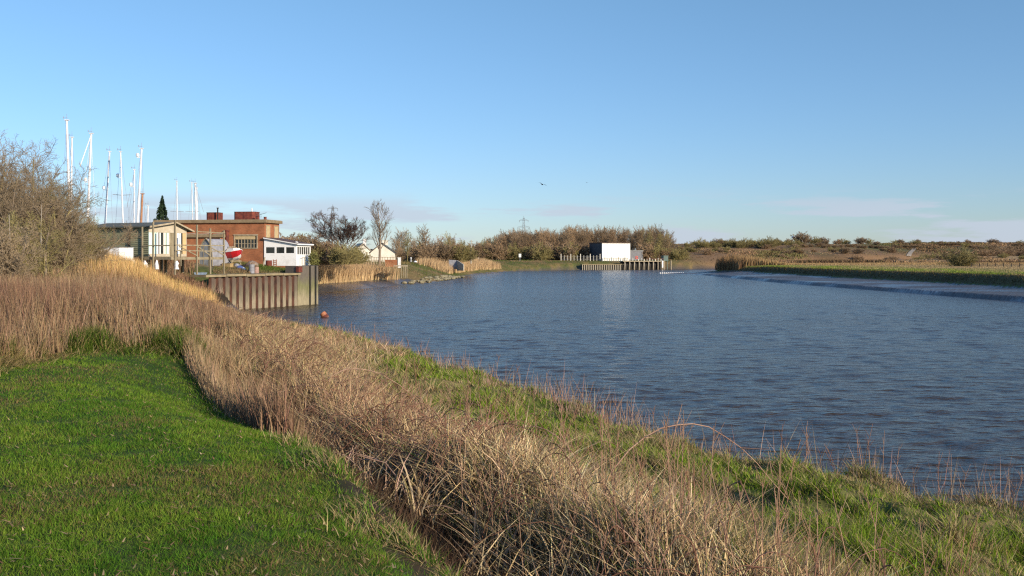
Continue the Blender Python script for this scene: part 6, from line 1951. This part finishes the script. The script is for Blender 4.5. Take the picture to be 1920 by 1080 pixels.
# bushes on the hill
def hill_bushes():
    L = [(1312, 446, 478, 640, 1, .55, 'narrow pale birch like bush at the left foot of the hill'), (1300, 452, 470, 690, 1, .9, None), (1340, 450, 472, 660, 1, 1.1, None), (1352, 448, 470, 660, 2, 1.0, None), (1366, 450, 470, 655, 1, 1.0, None),
         (1395, 447, 475, 640, 1, 1.0, None), (1412, 448, 473, 660, 1, .9, None), (1437, 444, 477, 630, 1, .95, 'tallest rounded olive bush on the left hill slope'), (1460, 449, 465, 690, 2, 1.1, None), (1478, 448, 464, 700, 2, 1.1, None),
         (1506, 436, 456, 740, 0, .8, 'bare pinkish tree on the hill crest beside the white steam'), (1524, 444.5, 456, 740, 1, 1.0, 'rounded crest bush right of the pinkish tree'), (1539, 445.5, 457, 740, 0, 1.0, 'dark rounded bush second right of the pinkish tree'),
         (1570, 449, 460, 730, 2, 1.2, None), (1585, 449, 461, 730, 1, 1.1, None), (1612, 446, 460, 720, 0, 1.1, 'broad brown bush on the middle of the crest'), (1630, 448, 460, 725, 1, .9, None), (1677, 451, 463, 715, 1, 1.0, None), (1690, 450, 464, 715, 0, 1.1, None),
         (1720, 450, 461, 720, 0, .9, 'small lone bush where the track tops the hill'), (1797, 455, 466, 720, 2, .9, 'bush on the crest above the big meadow bush'), (1748, 456, 462, 720, 0, .7, None),
         (1797, 463, 501, 268, 1, 1.0, 'big dense bush at the back edge of the right meadow'), (1808, 468, 501, 272, 0, 1.0, 'smaller bush joined to the right of the big meadow bush'), (1490, 462, 480, 560, 1, 1.0, None), (1450, 467, 480, 570, 0, 1.2, None), (1468, 466, 479, 575, 1, 1.0, None),
         (1332, 470, 486, 560, 1, 1.1, None), (1350, 472, 486, 555, 0, 1.2, None), (1380, 474, 486, 560, 1, 1.1, None), (1275, 462, 478, 600, 2, 1.2, None), (1268, 470, 482, 560, 0, 1.2, None), (1745, 473, 485, 540, 1, 1.0, 'small bush right of the hill track'), (1860, 461, 480, 620, 0, 1.0, None)]
    for q in np.arange(1822, 1990, 11): L.append((q, 461 + rt.uniform(-2, 3), 486, 600 + rt.uniform(-30, 30), (0, 2, 0, 1)[int(q) % 4], 1.25, None))
    for q in np.arange(1500, 1722, 11): L.append((q, 463 + rt.uniform(-2, 2), 471, 640 + rt.uniform(-10, 10), (0, 2)[int(q) % 2], 1.3, None))
    for q in np.arange(1765, 1825, 10): L.append((q, 462, 475, 660, 0, 1.2, None))
    for _ in range(70):
        q = rt.uniform(1262, 1980); d = rt.uniform(500, 690)
        L.append((q, None, 0, d, rt.randrange(3), 1.2, None))
    for q in np.arange(1318, 1500, 9): L.append((q, 449 + rt.uniform(-2, 6), 0, 655 + rt.uniform(-25, 25), (1, 1, 0)[int(q) % 3], .95, None))
    for q in np.arange(1825, 1990, 8): L.append((q, 468 + rt.uniform(-3, 3), 0, 560 + rt.uniform(-20, 20), (0, 2, 0, 1)[int(q) % 4], 1.3, None))
    g = {0: 'brown winter bush scattered on the far hillside right', 1: 'olive winter bush scattered on the far hillside right', 2: 'reddish winter bush scattered on the far hillside right'}
    for q, yt, yb, d, k, wf, lab in L:
        x = px(q, d); z = gz1(x, d)
        zt = pz(yt - 2, d) if yt else z + rt.uniform(1.5, 4.0); Ht = max(zt - z, 2.2)
        s = Ht / PH['s', k]
        dup(SP[k], x, d, z - .1, s * wf * 1.35, rt.uniform(0, 6.28), lab or g[k], None if lab else 'bushes on the far hill', sz=s)
hill_bushes()

# conifer behind the cabin
def conifer():
    d = 175; x = px(304, d); z0 = 4.9; H = pz(369, d) - z0
    r = root_empty('conifer', (x, d, z0), 'dark green pointed conifer between the yacht masts', 'tree')
    t = MB(); t.tube((x, d, z0 - .3), (x, d, z0 + H * .95), .28, .03, 8); t.build('trunk', M['bark_dark'], r)
    rn = np.random.default_rng(6); n = 9000
    f = rn.uniform(0, 1, n) ** .75           # 0 top
    lobes = 1 + .28 * np.sin(f * 40) * .5
    a = rn.uniform(0, 2 * np.pi, n)
    rad = (2.5 * f ** .85 * lobes * (1 + .25 * np.sin(a * 5 + f * 9)) * rn.uniform(0.3, 1, n) ** .35)
    L = np.stack([rad * np.cos(a), rad * np.sin(a), H * (1 - f) - rad * .22 + rn.normal(0, .12, n), rn.uniform(.07, .17, n)], 1)
    o = leaf_mesh('crown', L, M['needle'], r)
conifer()

# evergreen clump by the sun lounge corner
def ivy_post():
    x, y = px(587, 133), 133; z = gz1(x, y)
    rn = np.random.default_rng(5); n = 1500
    u_ = rn.normal(0, .26, (n, 3)); L = np.stack([u_[:, 0] * (1 + .4 * (u_[:, 2] < 0)), u_[:, 1], np.abs(u_[:, 2]) * 1.1 + rn.uniform(0, 1.6, n), rn.uniform(.05, .1, n)], 1)
    r = root_empty('ivy_bush', (x, y, 4.4), 'yellow green ivy bush at the outer corner of the sun lounge', 'bush')
    o = leaf_mesh('foliage', L, mat('ivy_leaf', (.2, .2, .05), (.11, .1, .04), 2, .8), r)
    s = MB(); s.tube((x, y, 4.0), (x + .1, y, 5.8), .08, .04, 6); s.build('stem', M['bark_dark'], r)
ivy_post()

# white steam beyond the hill
def steam():
    d = 1500; x, z = px(1496, d), pz(449, d)
    b = MB(); rnd = random.Random(2)
    import bmesh
    bm = bmesh.new()
    for k in range(9):
        t = k / 8
        mtx = Matrix.Translation((x + 9 - 16 * t, d + rnd.uniform(-3, 3), z - 6 + 9.5 * t)) @ Matrix.Diagonal((5.5 * (1 - .6 * t), 4, 3.2 * (1 - .55 * t), 1))
        bmesh.ops.create_icosphere(bm, subdivisions=2, radius=1, matrix=mtx)
    me = bpy.data.meshes.new('steam'); bm.to_mesh(me); bm.free()
    m = bpy.data.materials.new('steam'); m.use_nodes = True
    bs = m.node_tree.nodes['Principled BSDF']; bs.inputs['Base Color'].default_value = (.85, .85, .87, 1); bs.inputs['Roughness'].default_value = 1
    o = link_mesh('steam', me, m)
    me.polygons.foreach_set('use_smooth', [True] * len(me.polygons))
    stuff(o, 'small white puff of steam behind the hill crest', 'steam')
steam()

# ------------------------------------------------------------------ far reeds and meadow
def far_reeds():
    rn = np.random.default_rng(31)
    # golden reeds between quay and landing stage, and further along the left bank
    N = 150000
    y = rn.uniform(140, 480, N)
    y = np.where(rn.uniform(0, 1, N) < .62, rn.uniform(143, 222, N), rn.uniform(286, 400, N))
    x = np.where(y < 225, rn.uniform(-62, -16, N), rn.uniform(-40, 10, N))
    h, sl, pl, sr = ground_raw(x, y)
    k = np.where(y < 225, (sl > np.where(y > 195, 2.6, 5.6) + 1.5 * fbm(x * .2, y * .2, 3)) & (sl < 27) & (h > .8), (sl > 2.2) & (sl < 12) & (h > .6))
    k &= ~((y > 300) & (y < 304) & (x < -14)) & ~((y > 212) & (y < 222) & (sl > 16))
    x, y, sl = x[k][:70000], y[k][:70000], sl[k][:70000]
    n = len(x); z = ground(x, y)
    hh = np.where(y < 225, 3.9, 2.6) * rn.uniform(.55, 1.1, n) * (.75 + .5 * fbm(x * .3, y * .2, 8, 3))
    w = .03 + .00016 * y
    lean = np.stack([rn.normal(.12, .12, n), rn.normal(0, .1, n)], 1) * hh[:, None]
    t = rn.uniform(0, 1, n)
    c = lerp3((.72, .53, .29), (.56, .39, .2), t)
    br = sstep(19, 25, sl) * (y < 225)
    c = lerp3(c, (.2, .12, .07), br * .8)
    tipc = lerp3(c, (.3, .18, .1), rn.uniform(.1, .8, n))
    o = blades('golden_reeds', x, y, hh, np.full(n, 1.0) * w, lean, jitter(rn, c, n, .15, .04), segs=2, material='stalk', z=z, seed=41, tip=.5, tipcol=tipc)
    stuff(o, 'golden reed beds on the left bank beyond the quay', 'reeds')
    # reeds on the right bank spit and marsh
    N = 150000
    y = rn.uniform(300, 420, N); x = np.where(rn.uniform(0, 1, N) < .35, rn.uniform(58, 100, N), rn.uniform(55, 260, N))
    h, sl, pl, sr = ground_raw(x, y)
    k = (sr > 12.5) & (h > 1.2) & (y + .16 * (x - 62) > 328 + 9 * fbm(x * .1, y * .1, 4)) & (x < .54 * y)
    x, y = x[k][:60000], y[k][:60000]; n = len(x); z = ground(x, y)
    hh = (4.0 * sstep(96, 70, x - .12 * (y - 335)) + .5) * rn.uniform(.5, 1.1, n) * (.75 + .5 * fbm(x * .15, y * .15, 8, 3))
    lean = np.stack([rn.normal(.08, .12, n), rn.normal(0, .1, n)], 1) * hh[:, None]
    t = rn.uniform(0, 1, n)
    c = lerp3(lerp3((.3, .18, .085), (.2, .115, .06), t), lerp3((.42, .29, .14), (.3, .19, .09), t), sstep(66, 86, x))
    o = blades('spit_reeds', x, y, hh, np.full(n, .16), lean, jitter(rn, c, n, .15, .04), segs=2, material='stalk', z=z, seed=42, tip=.5)
    stuff(o, 'brown reed bed on the right bank spit and the marsh behind', 'reeds')
    # meadow grass of the right bank
    N = 200000
    y = 118 * (345 / 118) ** rn.uniform(0, 1, N); x = 62 + 140 * rn.uniform(0, 1, N) ** 1.6
    h, sl, pl, sr = ground_raw(x, y)
    k = (sr > 11.8) & (x < .54 * y + 3) & (h > 1.3)
    x, y, sr = x[k][:95000], y[k][:95000], sr[k][:95000]; n = len(x); z = ground(x, y)
    hh = rn.uniform(.08, .26, n) * (1 + .8 * (sr < 15.5)); w = .03 + .00035 * y
    lean = rn.normal(0, .3, (n, 2)) * hh[:, None]
    pat = fbm(x * .08, y * .05, 55, 4)
    g = sstep(44, 16, sr + 24 * (pat - .5)) * (rn.uniform(0, 1, n) < .3 + .7 * sstep(.3, .55, fbm(x * .3, y * .1, 56, 3)))
    c = lerp3(lerp3((.46, .34, .18), (.32, .23, .12), rn.uniform(0, 1, n)), lerp3((.17, .25, .03), (.26, .3, .06), rn.uniform(0, 1, n)), g)
    edge = sstep(15.6, 13.5, sr)
    c = lerp3(c, lerp3((.14, .1, .05), (.09, .085, .03), rn.uniform(0, 1, n)), edge)
    o = blades('meadow_grass', x, y, hh, w, lean, jitter(rn, c, n, .18, .05), segs=2, z=z, seed=43)
    stuff(o, 'green and straw meadow grass on the top of the right bank', 'grass')
    # rough grass of quay bank and far left bank
    N = 160000
    y = np.where(rn.uniform(0, 1, N) < .35, rn.uniform(104, 140, N), rn.uniform(216, 476, N))
    x = np.where(y < 145, rn.uniform(-48, -24, N), rn.uniform(-40, 150, N))
    h, sl, pl, sr = ground_raw(x, y)
    k = (sl > 1.5) & (sl < 26) & (h > .5) & (np.where(y < 145, (pl > 1.55) & (pl < 2.5) & (sl > 2.4) & (sl < 10.5), (pl > 3.9))) & (x > -.26 * y - 4)
    x, y, sl = x[k][:70000], y[k][:70000], sl[k][:70000]; n = len(x); z = ground(x, y)
    hh = rn.uniform(.12, .5, n) * np.where(y < 145, .8, 1.4); w = .025 + .0002 * y
    lean = rn.normal(0, .35, (n, 2)) * hh[:, None]
    pat = fbm(x * .25, y * .12, 66, 4)
    g = sstep(.42, .6, pat + .1 * ((y > 216) & (y < 285) & (sl < 12)))
    c = lerp3(lerp3((.34, .24, .12), (.2, .13, .07), rn.uniform(0, 1, n)), lerp3((.1, .14, .025), (.13, .15, .04), rn.uniform(0, 1, n)), g)
    o = blades('rough_grass', x, y, hh, w, lean, jitter(rn, c, n, .18, .05), segs=2, z=z, seed=44)
    stuff(o, 'rough grass on the quay bank and the far left bank', 'grass')
far_reeds()

# rough tufts and low scrub over the far hill
def hill_scrub():
    rn = np.random.default_rng(51)
    N = 130000
    a = rn.uniform(0.14, 0.53, N); y = 400 * (780 / 400) ** rn.uniform(0, 1, N); x = a * y
    h0, sl, pl, sr = ground_raw(x, y)
    c1 = fbm(x * 0.03, y * 0.012, 71, 4)
    k = (h0 > 2.0) & (rn.uniform(0, 1, N) < 0.12 + 0.95 * sstep(0.42, 0.62, c1))
    x, y, c1 = x[k][:60000], y[k][:60000], c1[k][:60000]; n = len(x); z = ground(x, y)
    hh = rn.uniform(.2, .8, n) * (0.5 + 1.8 * sstep(0.5, 0.72, c1))
    lean = rn.normal(0, .5, (n, 2)) * hh[:, None]
    t = fbm(x * 0.05 + 4, y * 0.02, 72, 3)
    c = lerp3((.34, .22, .12), (.17, .11, .06), sstep(.35, .6, t))
    c = lerp3(c, (.17, .16, .06), .8 * sstep(.5, .68, fbm(x * 0.04, y * 0.015, 73, 3)))
    o = blades('hill_scrub', x, y, hh, rn.uniform(.25, .7, n), lean, jitter(rn, c, n, .2, .05), segs=2, material='stalk', z=z, seed=52, tip=.6)
    stuff(o, 'rough brown and olive scrub covering the far hillside', 'undergrowth')
hill_scrub()
